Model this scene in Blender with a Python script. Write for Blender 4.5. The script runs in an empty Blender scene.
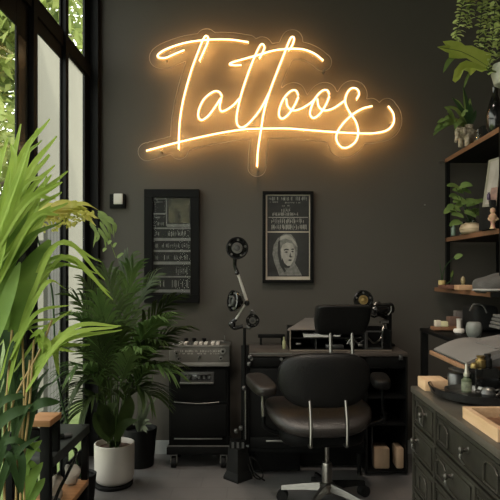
import bpy, bmesh, math, random
import numpy as np
from mathutils import Vector, Matrix, Euler
random.seed(7)
PI = math.pi
COL = bpy.context.scene.collection
F = 570.0; CX = 255.0; CY = 272.0; EYE = 1.24

def at(px, py, d):
    return Vector(((px-CX)*d/F, d, EYE-(py-CY)*d/F))

# ------------------------------------------------------------------ materials
MATS = {}
def mat(name, c, rough=0.6, metal=0.0, c2=None, scale=6.0, bump=0.0, bscale=None, spec=None, coat=0.0, trans=0.0, stretch=None, emis=None, estr=0.0, alpha=1.0):
    if name in MATS: return MATS[name]
    m = bpy.data.materials.new(name); m.use_nodes = True
    nt = m.node_tree; b = nt.nodes['Principled BSDF']
    b.inputs['Base Color'].default_value = (*c, 1); b.inputs['Roughness'].default_value = rough
    b.inputs['Metallic'].default_value = metal
    if spec is not None: b.inputs['Specular IOR Level'].default_value = spec
    if coat: b.inputs['Coat Weight'].default_value = coat; b.inputs['Coat Roughness'].default_value = 0.1
    if trans: b.inputs['Transmission Weight'].default_value = trans
    tc = nt.nodes.new('ShaderNodeTexCoord'); src = tc.outputs['Object']
    if stretch:
        mp = nt.nodes.new('ShaderNodeMapping'); mp.inputs['Scale'].default_value = stretch
        nt.links.new(src, mp.inputs['Vector']); src = mp.outputs['Vector']
    nz = nt.nodes.new('ShaderNodeTexNoise'); nz.inputs['Scale'].default_value = scale; nz.inputs['Detail'].default_value = 5
    nt.links.new(src, nz.inputs['Vector'])
    if c2 is None: c2 = tuple(min(1, x*1.25+0.002) for x in c)
    rp = nt.nodes.new('ShaderNodeValToRGB')
    rp.color_ramp.elements[0].position = 0.3; rp.color_ramp.elements[0].color = (*c, 1)
    rp.color_ramp.elements[1].position = 0.7; rp.color_ramp.elements[1].color = (*c2, 1)
    nt.links.new(nz.outputs['Fac'], rp.inputs['Fac']); nt.links.new(rp.outputs['Color'], b.inputs['Base Color'])
    if bump:
        n2 = nt.nodes.new('ShaderNodeTexNoise'); n2.inputs['Scale'].default_value = bscale or scale*4
        nt.links.new(src, n2.inputs['Vector'])
        bp = nt.nodes.new('ShaderNodeBump'); bp.inputs['Strength'].default_value = bump; bp.inputs['Distance'].default_value = 0.01
        nt.links.new(n2.outputs['Fac'], bp.inputs['Height']); nt.links.new(bp.outputs['Normal'], b.inputs['Normal'])
    if emis:
        b.inputs['Emission Color'].default_value = (*emis, 1); b.inputs['Emission Strength'].default_value = estr
    MATS[name] = m; return m

def leafmat(name, c, c2, scale=8, tr=0.35, rough=0.45):
    m = mat(name, c, rough, 0, c2, scale, spec=.22)
    nt = m.node_tree; b = nt.nodes['Principled BSDF']; out = nt.nodes['Material Output']
    t = nt.nodes.new('ShaderNodeBsdfTranslucent'); mx = nt.nodes.new('ShaderNodeMixShader'); mx.inputs[0].default_value = tr
    rp = [n for n in nt.nodes if n.type == 'VALTORGB'][0]
    nt.links.new(rp.outputs['Color'], t.inputs['Color'])
    nt.links.new(b.outputs[0], mx.inputs[1]); nt.links.new(t.outputs[0], mx.inputs[2]); nt.links.new(mx.outputs[0], out.inputs['Surface'])
    return m

def clearmat(name, tint=(1,1,1), gloss=0.5, rough=0.02, milky=0.0):
    m = bpy.data.materials.new(name); m.use_nodes = True; nt = m.node_tree; nt.nodes.clear()
    out = nt.nodes.new('ShaderNodeOutputMaterial'); tr = nt.nodes.new('ShaderNodeBsdfTransparent'); tr.inputs[0].default_value = (*tint, 1)
    gl = nt.nodes.new('ShaderNodeBsdfGlossy'); gl.inputs['Roughness'].default_value = rough
    fr = nt.nodes.new('ShaderNodeFresnel'); fr.inputs['IOR'].default_value = 1.45
    mu = nt.nodes.new('ShaderNodeMath'); mu.operation = 'MULTIPLY'; mu.inputs[1].default_value = gloss
    mx = nt.nodes.new('ShaderNodeMixShader')
    nt.links.new(fr.outputs[0], mu.inputs[0]); nt.links.new(mu.outputs[0], mx.inputs[0])
    nt.links.new(tr.outputs[0], mx.inputs[1]); nt.links.new(gl.outputs[0], mx.inputs[2])
    last = mx
    if milky:
        df = nt.nodes.new('ShaderNodeBsdfDiffuse'); df.inputs[0].default_value = (.7,.68,.62,1)
        m2 = nt.nodes.new('ShaderNodeMixShader'); m2.inputs[0].default_value = milky
        nt.links.new(mx.outputs[0], m2.inputs[1]); nt.links.new(df.outputs[0], m2.inputs[2]); last = m2
    nt.links.new(last.outputs[0], out.inputs['Surface'])
    MATS[name] = m; return m

def emat(name, c, s):
    m = bpy.data.materials.new(name); m.use_nodes = True; nt = m.node_tree; nt.nodes.clear()
    out = nt.nodes.new('ShaderNodeOutputMaterial'); e = nt.nodes.new('ShaderNodeEmission')
    e.inputs[0].default_value = (*c, 1); e.inputs[1].default_value = s
    nt.links.new(e.outputs[0], out.inputs['Surface']); MATS[name] = m; return m

BLACK = mat('black_powdercoat', (.003,.003,.003), .55, 0, (.0048,.0048,.0046), 9, spec=.11)
BLACKM = mat('black_matte', (.004,.004,.004), .7, 0, (.006,.006,.0056), 6, spec=.25)
BLACKG = mat('black_gloss', (.006,.006,.006), .14, 0, (.009,.009,.009), 5, coat=.4)
FRAMEM = mat('frame_black', (.008,.008,.008), .45, 0, (.011,.011,.011), 5, spec=.12)
CHROME = mat('chrome', (.23,.215,.195), .32, 1.0, (.28,.265,.24), 12)
STEEL = mat('brushed_steel', (.22,.21,.195), .40, 1.0, (.29,.28,.26), 30, stretch=(1,1,8))
DSTEEL = mat('dark_steel', (.10,.10,.098), .35, .8, (.14,.14,.135), 10)
LEATHER = mat('black_leather', (.005,.005,.005), .40, 0, (.007,.0065,.006), 9, bump=.2, bscale=160, spec=.22)
SEATL = mat('brown_black_leather', (.013,.0105,.0092), .38, 0, (.018,.0145,.0125), 9, bump=.25, bscale=140)
WOOD = mat('oiled_wood', (.36,.17,.07), .5, 0, (.50,.26,.12), 5, bump=.15, stretch=(1,9,9))
WOODL = mat('light_wood', (.50,.31,.17), .55, 0, (.60,.40,.24), 5, bump=.12, stretch=(9,1.2,9))
WALNUT = mat('walnut_shelf', (.13,.060,.030), .5, 0, (.20,.095,.048), 6, bump=.1, stretch=(9,1.2,9))
WHITEC = mat('white_ceramic', (.52,.48,.43), .5, 0, (.58,.54,.49), 4)
GREYC = mat('grey_stoneware', (.12,.125,.115), .5, 0, (.18,.185,.17), 14, bump=.2)
SOIL = mat('soil', (.035,.02,.012), .95, 0, (.07,.035,.02), 60, bump=.8)
PAPER = mat('paper', (.32,.29,.26), .8, 0, (.36,.33,.30), 4)
PAPERG = mat('grey_paper', (.125,.112,.102), .8, 0, (.15,.137,.125), 4)
CLOTHG = mat('grey_cloth', (.055,.052,.048), .9, 0, (.08,.075,.07), 20, bump=.3)
DARKB = mat('dark_bronze', (.05,.045,.038), .35, .6, (.08,.072,.06), 12)
SILV = mat('satin_silver', (.42,.40,.36), .45, .3, (.48,.46,.42), 12)
GOLD = mat('aged_brass', (.36,.25,.09), .4, .9, (.42,.31,.14), 16)
INK = mat('printed_grey', (.26,.25,.23), .8, 0, (.33,.32,.29), 30)
INKD = mat('printed_dark', (.014,.014,.013), .7, 0, (.02,.02,.018), 20)
CREAM = mat('cream_board', (.42,.36,.29), .8, 0, (.48,.42,.34), 12)

# ------------------------------------------------------------------ mesh helpers
def new(): return bmesh.new()
def obj(name, bm, m, parent=None, smooth=True, loc=None, bevel=0, label=None):
    me = bpy.data.meshes.new(name)
    bmesh.ops.recalc_face_normals(bm, faces=bm.faces) if len(bm.faces) else None
    bm.to_mesh(me); bm.free()
    me.materials.append(m)
    o = bpy.data.objects.new(name, me); COL.objects.link(o)
    if smooth:
        for p in me.polygons: p.use_smooth = True
        me.set_sharp_from_angle(angle=math.radians(38))
    if bevel:
        md = o.modifiers.new('edge', 'BEVEL'); md.width = bevel; md.segments = 2; md.limit_method = 'ANGLE'
    if parent is not None:
        o.parent = parent
        if loc is None: o.matrix_parent_inverse = parent.matrix_basis.inverted()
    if loc is not None: o.location = loc
    if label: o['label'] = label
    return o
def tag(o, label, cat, group=None, kind=None):
    o['label'] = label; o['category'] = cat
    if group: o['group'] = group
    if kind: o['kind'] = kind
    return o
def thing(name, loc, label, cat, group=None):
    o = bpy.data.objects.new(name, None); COL.objects.link(o); o.location = loc; o.empty_display_size = .05
    return tag(o, label, cat, group)
def struct(name, bm, m, parent=None, smooth=False, bevel=0):
    o = obj(name, bm, m, parent, smooth, bevel=bevel)
    if parent is None: o['kind'] = 'structure'
    return o
def xf(bm, vs, M):
    bmesh.ops.transform(bm, matrix=M, verts=vs)
def box(bm, x0, x1, y0, y1, z0, z1, r=0, M=None, seg=2):
    g = bmesh.ops.create_cube(bm, size=1.0); vs = g['verts']
    xf(bm, vs, Matrix.Translation(((x0+x1)/2,(y0+y1)/2,(z0+z1)/2)) @ Matrix.Diagonal((abs(x1-x0),abs(y1-y0),abs(z1-z0),1)))
    if r:
        es = list({e for v in vs for e in v.link_edges})
        g2 = bmesh.ops.bevel(bm, geom=es, offset=r, segments=seg, affect='EDGES', profile=.5)
        vs = list({v for f in g2['faces'] for v in f.verts} | {v for v in vs if v.is_valid})
    if M is not None: xf(bm, vs, M)
    return vs
def lathe(bm, prof, c=(0,0,0), n=32, M=None, cap=True):
    rings = []
    for (r, z) in prof:
        rings.append([bm.verts.new((c[0]+r*math.cos(2*PI*i/n), c[1]+r*math.sin(2*PI*i/n), c[2]+z)) for i in range(n)])
    for a, b in zip(rings, rings[1:]):
        for i in range(n): bm.faces.new((a[i], a[(i+1)%n], b[(i+1)%n], b[i]))
    if cap:
        bm.faces.new(rings[0]); bm.faces.new(rings[-1])
    vs = [v for r in rings for v in r]
    if M is not None: xf(bm, vs, M)
    return vs
def align(d):
    return Vector((0,0,1)).rotation_difference(Vector(d).normalized()).to_matrix().to_4x4()
def cyl(bm, p, q, r, r2=None, n=20):
    p = Vector(p); q = Vector(q); L = (q-p).length
    return lathe(bm, [(r,0),(r if r2 is None else r2, L)], n=n, M=Matrix.Translation(p) @ align(q-p))
def spline(pts, k=8):
    P = [Vector(p) for p in pts]
    if len(P) < 3: return P
    P = [P[0]*2-P[1]] + P + [P[-1]*2-P[-2]]
    out = []
    for i in range(1, len(P)-2):
        for j in range(k):
            t = j/k; a,b,c,d = P[i-1:i+3]
            out.append(.5*((2*b)+(c-a)*t+(2*a-5*b+4*c-d)*t*t+(3*b-a-3*c+d)*t**3))
    out.append(P[-2]); return out
def tube(bm, pts, r, n=8, k=6, r2=None, sm=True):
    P = spline(pts, k) if sm else [Vector(p) for p in pts]
    N = len(P); rings = []; prev = None
    for i, p in enumerate(P):
        t = (P[min(i+1,N-1)]-P[max(i-1,0)])
        t = t.normalized() if t.length > 1e-9 else Vector((0,0,1))
        if prev is None:
            u = t.orthogonal().normalized()
        else:
            u = prev - t*prev.dot(t)
            u = u.normalized() if u.length > 1e-6 else t.orthogonal().normalized()
        prev = u; w = t.cross(u)
        rr = r if r2 is None else r+(r2-r)*i/(N-1)
        rings.append([bm.verts.new(p+(u*math.cos(2*PI*j/n)+w*math.sin(2*PI*j/n))*rr) for j in range(n)])
    for a, b in zip(rings, rings[1:]):
        for j in range(n): bm.faces.new((a[j], a[(j+1)%n], b[(j+1)%n], b[j]))
    bm.faces.new(rings[0]); bm.faces.new(rings[-1])
def sup(bm, c, s, e1=.4, e2=.4, n=40, m=24, M=None, fn=None):
    """superellipsoid, half sizes s"""
    def p(v, e): return math.copysign(abs(v)**e, v)
    rings = []
    for i in range(1, m):
        a = -PI/2+PI*i/m
        rings.append([bm.verts.new((s[0]*p(math.cos(a),e1)*p(math.cos(2*PI*j/n),e2), s[1]*p(math.cos(a),e1)*p(math.sin(2*PI*j/n),e2), s[2]*p(math.sin(a),e1))) for j in range(n)])
    bot = bm.verts.new((0,0,-s[2])); top = bm.verts.new((0,0,s[2]))
    for a, b in zip(rings, rings[1:]):
        for j in range(n): bm.faces.new((a[j], a[(j+1)%n], b[(j+1)%n], b[j]))
    for j in range(n):
        bm.faces.new((bot, rings[0][(j+1)%n], rings[0][j])); bm.faces.new((top, rings[-1][j], rings[-1][(j+1)%n]))
    vs = [v for r in rings for v in r]+[bot, top]
    if fn:
        for v in vs: v.co = fn(v.co.copy())
    xf(bm, vs, Matrix.Translation(c) @ (M or Matrix.Identity(4)))
    return vs
def prism(bm, pts, h):
    """pts: 3D planar outline, extruded by vector h"""
    a = [bm.verts.new(p) for p in pts]; b = [bm.verts.new(Vector(p)+Vector(h)) for p in pts]
    bm.faces.new(a); bm.faces.new(list(reversed(b)))
    for i in range(len(a)): bm.faces.new((a[i], a[(i+1)%len(a)], b[(i+1)%len(a)], b[i]))
def blade(bm, pts, w, nrm=None, fold=.25, k=4, prof=None):
    """leaf blade of real cross fold along a 3D path; w half-width"""
    P = spline(pts, k); N = len(P); rows = []
    for i, p in enumerate(P):
        t = (P[min(i+1,N-1)]-P[max(i-1,0)])
        t = t.normalized() if t.length > 1e-9 else Vector((0,0,1))
        n0 = Vector(nrm) if nrm is not None else Vector((0,-.3,1))
        s = t.cross(n0)
        s = s.normalized() if s.length > 1e-5 else t.orthogonal().normalized()
        n1 = s.cross(t)
        u = i/(N-1)
        ww = w*(prof(u) if prof else max(.04, math.sin(PI*min(1,(u*.88+.12)))**.75))
        up = n1*(ww*fold)
        rows.append([bm.verts.new(p+s*ww+up), bm.verts.new(p), bm.verts.new(p-s*ww+up)])
    for a, b in zip(rows, rows[1:]):
        bm.faces.new((a[0],a[1],b[1],b[0])); bm.faces.new((a[1],a[2],b[2],b[1]))
def bez(a, b, c, t): return a*(1-t)**2+b*2*t*(1-t)+c*t*t
def frond(bm, a, b, c, n=16, L=.3, w=.013, t0=.3, ang=.9, droop=.25, rr=.004, jit=.12, side=None, rnd=random):
    a,b,c = Vector(a),Vector(b),Vector(c)
    tube(bm, [bez(a,b,c,i/8) for i in range(9)], rr, n=5, k=1, r2=rr*.3, sm=False)
    for i in range(n):
        t = t0+(1-t0)*i/(n-1)
        p = bez(a,b,c,t); tg = (bez(a,b,c,min(1,t+.02))-bez(a,b,c,t-.02)).normalized()
        sd = tg.cross(Vector((0,0,1)))
        sd = sd.normalized() if sd.length > .1 else Vector((1,0,0))
        if side: sd = (sd+Vector(side)*.8*(1 if sd.dot(Vector(side))>0 else -1)).normalized()
        f = math.sin(PI*(.18+.72*(t-t0)/(1-t0)))
        for s in (-1, 1):
            l = L*(.45+.55*f)*(1+rnd.uniform(-jit,jit)); an = ang*(1-.55*t)+rnd.uniform(-jit,jit)
            d = (tg*math.cos(an)+sd*s*math.sin(an)).normalized()
            e = p+d*l+Vector((0,0,-droop*l)); m = p+d*l*.5+Vector((0,0,.04*l))
            blade(bm, [p, m, e], w*(.7+.5*f), nrm=(sd.cross(tg)), fold=.3, k=3)

# ------------------------------------------------------------------ setting
XL = -1.12; YB = 3.9; XR = 1.68; YF = -3.0; H = 3.5
wallm = mat('wall_paint_charcoal', (.051,.045,.036), .68, 0, (.058,.051,.041), 1.5, bump=.06, bscale=50)
floorm = mat('floor_concrete', (.105,.099,.096), .42, 0, (.16,.15,.145), 2.2, bump=.08, bscale=12)
# tile joints in the floor
nt = floorm.node_tree; bs = nt.nodes['Principled BSDF']; rp = [n for n in nt.nodes if n.type=='VALTORGB'][0]
br = nt.nodes.new('ShaderNodeTexBrick'); br.inputs['Scale'].default_value = 1.6; br.inputs['Mortar Size'].default_value = .006
br.inputs['Color1'].default_value = (1,1,1,1); br.inputs['Color2'].default_value = (.9,.9,.92,1); br.inputs['Mortar'].default_value = (.8,.8,.8,1)
tcn = [n for n in nt.nodes if n.type=='TEX_COORD'][0]; nt.links.new(tcn.outputs['Object'], br.inputs['Vector'])
mm = nt.nodes.new('ShaderNodeMix'); mm.data_type='RGBA'; mm.blend_type='MULTIPLY'; mm.inputs[0].default_value = 1
nt.links.new(rp.outputs['Color'], mm.inputs[6]); nt.links.new(br.outputs['Color'], mm.inputs[7]); nt.links.new(mm.outputs[2], bs.inputs['Base Color'])
ceilm = mat('ceiling_dark_paint', (.05,.05,.048), .8)
bm = new(); box(bm, XL-.1, XR+.1, YF-.1, YB+.12, -.12, 0); struct('floor', bm, floorm)
bm = new(); box(bm, XL-.1, XR+.1, YF-.1, YB+.12, H, H+.12); struct('ceiling', bm, ceilm)
bm = new(); box(bm, XL-.06, XR+.1, YB, YB+.12, 0, H); struct('wall_back', bm, wallm)
bm = new(); box(bm, XR, XR+.1, YF, YB, 0, H); struct('wall_right', bm, wallm)
bm = new(); box(bm, XL-.1, XR, YF-.1, YF, 0, H); struct('wall_front', bm, wallm)
bm = new(); box(bm, XL+.07, 1.2, YB-.016, YB, 0, .088); struct('baseboard_back', bm, mat('baseboard_grey', (.30,.31,.30), .5))

glass = clearmat('window_glass', (.97,.99,.97), .10)
dglass = mat('tinted_stile_glass', (.022,.025,.022), .16, 0, (.03,.033,.028), 3)
def fbar(bm, y0, y1, z0, z1, x0=-.006, x1=.03, r=.002): box(bm, XL+x0, XL+x1, y0, y1, z0, z1, r)
# posts
def trim(n, *bars):
    bm = new()
    for b in bars: fbar(bm, *b)
    return struct('trim_%d' % n, bm, FRAMEM)
bm = new(); box(bm, XL-.04, -1.058, 3.84, YB-.001, 0, H); struct('trim_1', bm, FRAMEM)
trim(2, (3.295,3.342,0,H,-.006,.028))
trim(3, (2.815,2.868,0,H,-.006,.028))
trim(4, (.93,1.03,0,H,-.006,.03))
trim(5, (1.031,2.814,2.545,2.637,-.006,.02)); trim(6, (2.869,3.294,2.545,2.637,-.006,.014)); trim(7, (3.343,3.839,2.545,2.637,-.006,.014))
trim(8, (YF,.929,2.545,2.637,-.006,.03))
trim(9, (YF,3.819,3.38,H,-.09,-.055))
def pane_unit(name, y0, y1, z0, z1, l, r_, b, t, depth=(-.006,.004), mull=None, stile=None):
    bm = new(); x0,x1 = depth
    if l: fbar(bm, y0, y0+l, z0, z1, x0, x1)
    if r_: fbar(bm, y1-r_, y1, z0, z1, x0, x1)
    fbar(bm, y0+l, y1-r_, z0, z0+b, x0, x1); fbar(bm, y0+l, y1-r_, z1-t, z1, x0, x1)
    if mull:
        for m_ in mull: fbar(bm, m_-.02, m_+.02, z0+b, z1-t, x0, x1)
    f = struct(name, bm, FRAMEM)
    bm = new(); box(bm, XL-.005, XL-.0035, y0+l, y1-r_, z0+b, z1-t); obj('pane', bm, glass, f, False)
    return f
pane_unit('window_1', 3.343, 3.839, 0, 2.544, .012, .10, .10, .012)
pane_unit('window_2', 2.869, 3.294, 0, 2.544, .012, .012, .10, .074)
d = pane_unit('door_1', 1.031, 2.814, 0, 2.544, .1, .145, .12, .148)
bm = new(); box(bm, XL+.0045, XL+.006, 2.685, 2.79, .3, 2.36); obj('stile_glass', bm, dglass, d, False)
pane_unit('window_3', 3.343, 3.839, 2.638, H, .012, .10, .004, .03)
pane_unit('window_4', 1.031, 3.294, 2.638, H, .03, .02, .004, .03, mull=[2.2])
pane_unit('window_5', YF+.001, .929, 0, 2.544, .05, .05, .12, .06, mull=[-1.7,-.4])  # unseen panes added nearer the camera to let in daylight
pane_unit('window_6', YF+.001, .929, 2.638, H, .05, .05, .02, .03, mull=[-1.7,-.4])  # unseen upper panes, added for daylight as well

# ------------------------------------------------------------------ outside
grass = mat('lawn', (.12,.17,.05), .95, 0, (.2,.26,.08), 6, bump=.5)
bm = new(); box(bm, -16, XL-.101, -4, 26, -.14, -.02); o = struct('ground', bm, grass); 
palew = mat('pale_render', (.165,.155,.125), .9, 0, (.195,.185,.15), 1.5)
bm = new(); box(bm, -1.79, -1.72, 4.36, 7.5, -.02, 3.22); box(bm, -1.75, -1.68, 4.28, 4.36, -.02, 3.22); box(bm,-1.80,-1.70,4.36,7.5,3.22,3.27)
tag(obj('garden_wall', bm, palew, smooth=False), 'pale rendered garden wall seen outside through the narrow window panes', 'wall')
bm = new()
for i in range(6): box(bm, -1.47, -1.44, 3.96+i*.062, 4.016+i*.062, 0, 1.68)
box(bm, -1.50, -1.47, 3.96, 4.33, .2, .28); box(bm, -1.50, -1.47, 3.96, 4.33, 1.4, 1.48)
tag(obj('screen_panel', bm, mat('dark_stained_boards', (.05,.048,.04), .7, 0, (.07,.066,.055), 5), smooth=False, loc=(0,0,-.02)), 'dark board screen standing outside the middle glass pane', 'screen')

bark = mat('bark', (.06,.045,.03), .95, 0, (.1,.08,.05), 14, bump=.6)
def tree(loc, hgt, cr, cz, lm, label, n=1500, size=.11, seed=1, group=None, name='garden_tree'):
    rnd = random.Random(seed)
    t = thing(name, loc, label, 'tree' if 'tree' in name else 'shrub', group)
    bm = new(); top = Vector((0,0,hgt))
    tube(bm, [(0,0,0),(.08,0,hgt*.4),(0,.1,hgt*.85)], .10, n=8, r2=.03)
    ends = []
    for i in range(9):
        a = rnd.uniform(0,2*PI); z = hgt*rnd.uniform(.35,.75)
        e = Vector((cr*.7*math.cos(a), cr*.7*math.sin(a), z+cr*rnd.uniform(.2,.7))); ends.append(e)
        tube(bm, [(.04,.03,z),(e.x*.5,e.y*.5,z+.3),e], .035, n=6, r2=.01)
    obj('trunk', bm, bark, t, loc=(0,0,0))
    bm = new()
    blobs = [(e, cr*rnd.uniform(.35,.55)) for e in ends]+[(Vector((0,0,cz)), cr*.7)]
    for i in range(n):
        c, r = rnd.choice(blobs)
        v = Vector((rnd.gauss(0,1),rnd.gauss(0,1),rnd.gauss(0,1))).normalized()*r*rnd.uniform(.55,1.05)
        p = c+v
        d = Vector((rnd.uniform(-1,1),rnd.uniform(-1,1),rnd.uniform(-.9,.3))).normalized()
        s = size*rnd.uniform(.7,1.4)
        blade(bm, [p, p+d*s*.5+Vector((0,0,.02)), p+d*s], s*.28, k=1, nrm=(rnd.uniform(-1,1),rnd.uniform(-1,1),1), prof=lambda u: (.1,1,.1)[int(round(u*2))])
    obj('foliage', bm, lm, t, loc=(0,0,0))
    return t
LY = leafmat('leaf_yellow_green', (.17,.22,.05), (.32,.36,.12), 3, .4)  # yellow-green leaf colour
LG = leafmat('leaf_garden', (.10,.145,.04), (.20,.25,.08), 3, .4)
tree((-3.6,7.3,-.02), 3.2, 1.5, 2.6, LY, 'sunlit yellow-green tree outside the sliding door, closest to the glass', 2600, .16, 3)
tree((-3.3,5.0,-.02), 1.5, .8, 1.0, LG, 'mid-green leafy shrub outside low behind the sliding door glass', 1500, .13, 4, name='garden_shrub')
tree((-6.2,10.0,-.02), 6.5, 2.8, 5.5, LG, 'tall green tree further back in the garden, rising behind the sunlit tree', 3000, .26, 5)
tree((-4.3,11.5,-.02), 9.0, 2.6, 7.3, LY, 'tall tree with thin branches seen through the upper transom panes', 3200, .22, 6)
tree((-3.2,14.0,-.02), 10.5, 2.6, 8.6, LG, 'tallest garden tree, seen in the upper pane next to the room corner', 2500, .24, 8)
tree((-9.0,14.0,-.02), 8.0, 3.6, 5.0, LG, 'broad tree farthest off in the garden at the edge of the door glass', 2600, .32, 9)

# ------------------------------------------------------------------ neon sign
def z2(*p): return [(130+x/3.3333, 20+y/3.3333) for x, y in p]
def z3(*p): return [(270+x/3.3333, 20+y/3.3333) for x, y in p]
strokes = [
 z2((182,102),(150,115),(120,128),(97,127),(95,117),(120,100),(170,82),(220,72),(280,67),(340,68),(395,76)),
 z2((232,138),(245,110),(258,80),(261,62),(253,55),(243,70),(225,115),(205,170),(185,240),(172,300),(165,360),(163,432)),
 z2((307,256),(298,242),(280,240),(250,262),(232,295),(228,323),(240,335),(262,320),(285,290),(304,262),(299,290),(304,305),(320,302),(345,285),(364,264)),
 z2((432,130),(443,108),(448,92),(440,82),(428,97),(405,150),(380,220),(362,285),(355,335),(364,357),(385,355),(415,325),(440,290),(463,245)),
 [(288.6,51),(292,46),(294,39.5),(292.3,37.4),(289.5,40.6),(283.5,56),(276,75),(269,94),(264,112),(261,130),(258,150),(257,167)],
 z2((372,152),(350,153),(333,150),(342,143),(380,132),(430,118),(466,107))+z3((30,101),(70,98),(110,100),(147,114),(177,137)),
 z3((94,252),(86,237),(70,238),(48,260),(33,292),(30,320),(42,330),(62,315),(82,285),(94,258)),
 z3((54,264),(58,288),(76,303),(103,297),(135,278),(152,262)),
 z3((197,250),(190,236),(173,238),(152,260),(137,292),(133,316),(145,328),(165,315),(185,285),(197,256)),
 z3((157,264),(162,290),(180,303),(208,297),(235,280),(251,268)),
 z3((288,265),(296,247),(288,231),(270,230),(255,248),(250,275),(262,305),(285,340),(293,375),(285,405),(260,425),(238,425),(222,405),(222,380),(240,350),(270,320),(305,298),(340,288)),
 z2((55,437),(165,408),(280,382),(370,367),(420,364))+z3((0,363),(60,363),(150,370),(230,376),(300,379),(350,378),(390,368),(410,345),(410,315),(393,288)),
]
DS = YB-.10
sign = thing('neon_sign', at(270,100,DS), 'warm yellow neon script sign reading Tattoos on a clear plate, mounted on back wall', 'neon sign')
core = emat('neon_core', (1.0,.78,.44), 3.0)
halo = emat('neon_wall_wash', (1.0,.50,.15), 140.0)  # hidden emitter added behind the tubes to light the wall
jack = emat('neon_glow', (1.0,.40,.06), .85)  # amber sleeve imitates the glow around each tube
allpts = []
bmc = new(); bmj = new(); bmh = new()
for s in strokes:
    P3 = [at(x, y, DS) for x, y in s]
    tube(bmc, [p+Vector((0,-.0105,0)) for p in P3], .0056, n=8, k=7)
    tube(bmj, P3, .0102, n=8, k=7)
    Q3 = spline([p+Vector((0,.0106,0)) for p in P3], 7); rows = []
    for i, q_ in enumerate(Q3):
        t_ = (Q3[min(i+1,len(Q3)-1)]-Q3[max(i-1,0)]).normalized(); n_ = Vector((t_.z,0,-t_.x))*.0026
        rows.append((bmh.verts.new(q_+n_), bmh.verts.new(q_-n_)))
    for (a_,b_),(c_,d_) in zip(rows, rows[1:]): bmh.faces.new((a_,b_,d_,c_))
    allpts += [(p.x, p.z) for p in spline(P3, 6)]
obj('glow_tube', bmc, core, sign, label='bright cream glowing tube'); obj('amber_glow', bmj, jack, sign, label='amber sleeve standing in for the glow round the tube'); obj('wall_wash_strip', bmh, halo, sign, label='hidden glowing strip added to light the wall')
A = np.array(allpts); R = .060; step = .0085
xs = np.arange(A[:,0].min()-.09, A[:,0].max()+.09, step); zs = np.arange(A[:,1].min()-.09, A[:,1].max()+.09, step)
GX, GZ = np.meshgrid(xs, zs, indexing='ij'); D = np.full(GX.shape, 9.0)
for a in A: D = np.minimum(D, np.hypot(GX-a[0], GZ-a[1]))
out = np.zeros(D.shape, bool); stack = [(0,0)]; out[0,0] = True
while stack:
    i,j = stack.pop()
    for di,dj in ((1,0),(-1,0),(0,1),(0,-1)):
        u,v = i+di, j+dj
        if 0<=u<D.shape[0] and 0<=v<D.shape[1] and not out[u,v] and D[u,v] > R: out[u,v] = True; stack.append((u,v))
D[(~out)&(D>R)] = R*.5
bm = new(); vc = {}; edge_pts = []
def vert(key, x, z):
    if key not in vc: vc[key] = bm.verts.new((x, DS+.02, z))
    return vc[key]
nx, nz_ = D.shape
for i in range(nx-1):
    for j in range(nz_-1):
        cs = [(i,j),(i+1,j),(i+1,j+1),(i,j+1)]; ins = [D[c] <= R for c in cs]
        if not any(ins): continue
        poly = []; cr = []
        for k in range(4):
            a, b = cs[k], cs[(k+1)%4]
            if ins[k]: poly.append(vert(a, xs[a[0]], zs[a[1]]))
            if ins[k] != ins[(k+1)%4]:
                t = (R-D[a])/(D[b]-D[a]); x = xs[a[0]]+(xs[b[0]]-xs[a[0]])*t; z = zs[a[1]]+(zs[b[1]]-zs[a[1]])*t
                v = vert(tuple(sorted((a,b))), x, z); poly.append(v); cr.append(v)
        if len(poly) >= 3: bm.faces.new(poly)
be = [e for e in bm.edges if len(e.link_faces) == 1]
bmr = new()
for e in be:
    a, b = e.verts[0].co.copy(), e.verts[1].co.copy()
    if (a-b).length > 1e-5: cyl(bmr, a+(a-b)*.1, b+(b-a)*.1, .0022, n=6)
r_ = bmesh.ops.extrude_face_region(bm, geom=list(bm.faces)); bmesh.ops.translate(bm, vec=(0,.005,0), verts=[v for v in r_['geom'] if isinstance(v, bmesh.types.BMVert)])
obj('backing_plate', bm, clearmat('clear_acrylic', (.98,.98,.97), .0, .5, .012), sign, False, label='clear acrylic plate cut round the lettering')
obj('plate_rim', bmr, mat('rim_highlight', (.30,.27,.21), .3), sign)  # pale rim colour imitates light caught by the clear edge
for (x,y) in ((165,56),(325,68),(160,150),(392,122),(258,168)):
    bm = new(); a_ = at(x,y,DS); cyl(bm, a_+Vector((0,.026,0)), Vector((a_.x,YB,a_.z)), .006); obj('standoff', bm, DSTEEL, sign)
bm = new()
tube(bm, [at(258,168,DS)+Vector((0,.02,0)), at(262,120,DS)+Vector((0,.025,0)), at(300,112,DS)+Vector((0,.025,0))], .0015, n=5)
bm.free()

# ------------------------------------------------------------------ back wall pieces
def wbox(bm, x0, y0, x1, y1, d, thick, r=0):
    """box whose front face is at depth d and spans the given photo rectangle there"""
    a = at(x0,y0,d); b = at(x1,y1,d)
    return box(bm, a.x, b.x, d, d+thick, b.z, a.z, r)
def rim(bm, x0,y0,x1,y1,w,d,thick):
    wbox(bm,x0,y0,x1,y0+w,d,thick); wbox(bm,x0,y1-w,x1,y1,d,thick); wbox(bm,x0,y0+w,x0+w,y1-w,d,thick); wbox(bm,x1-w,y0+w,x1,y1-w,d,thick)
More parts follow.
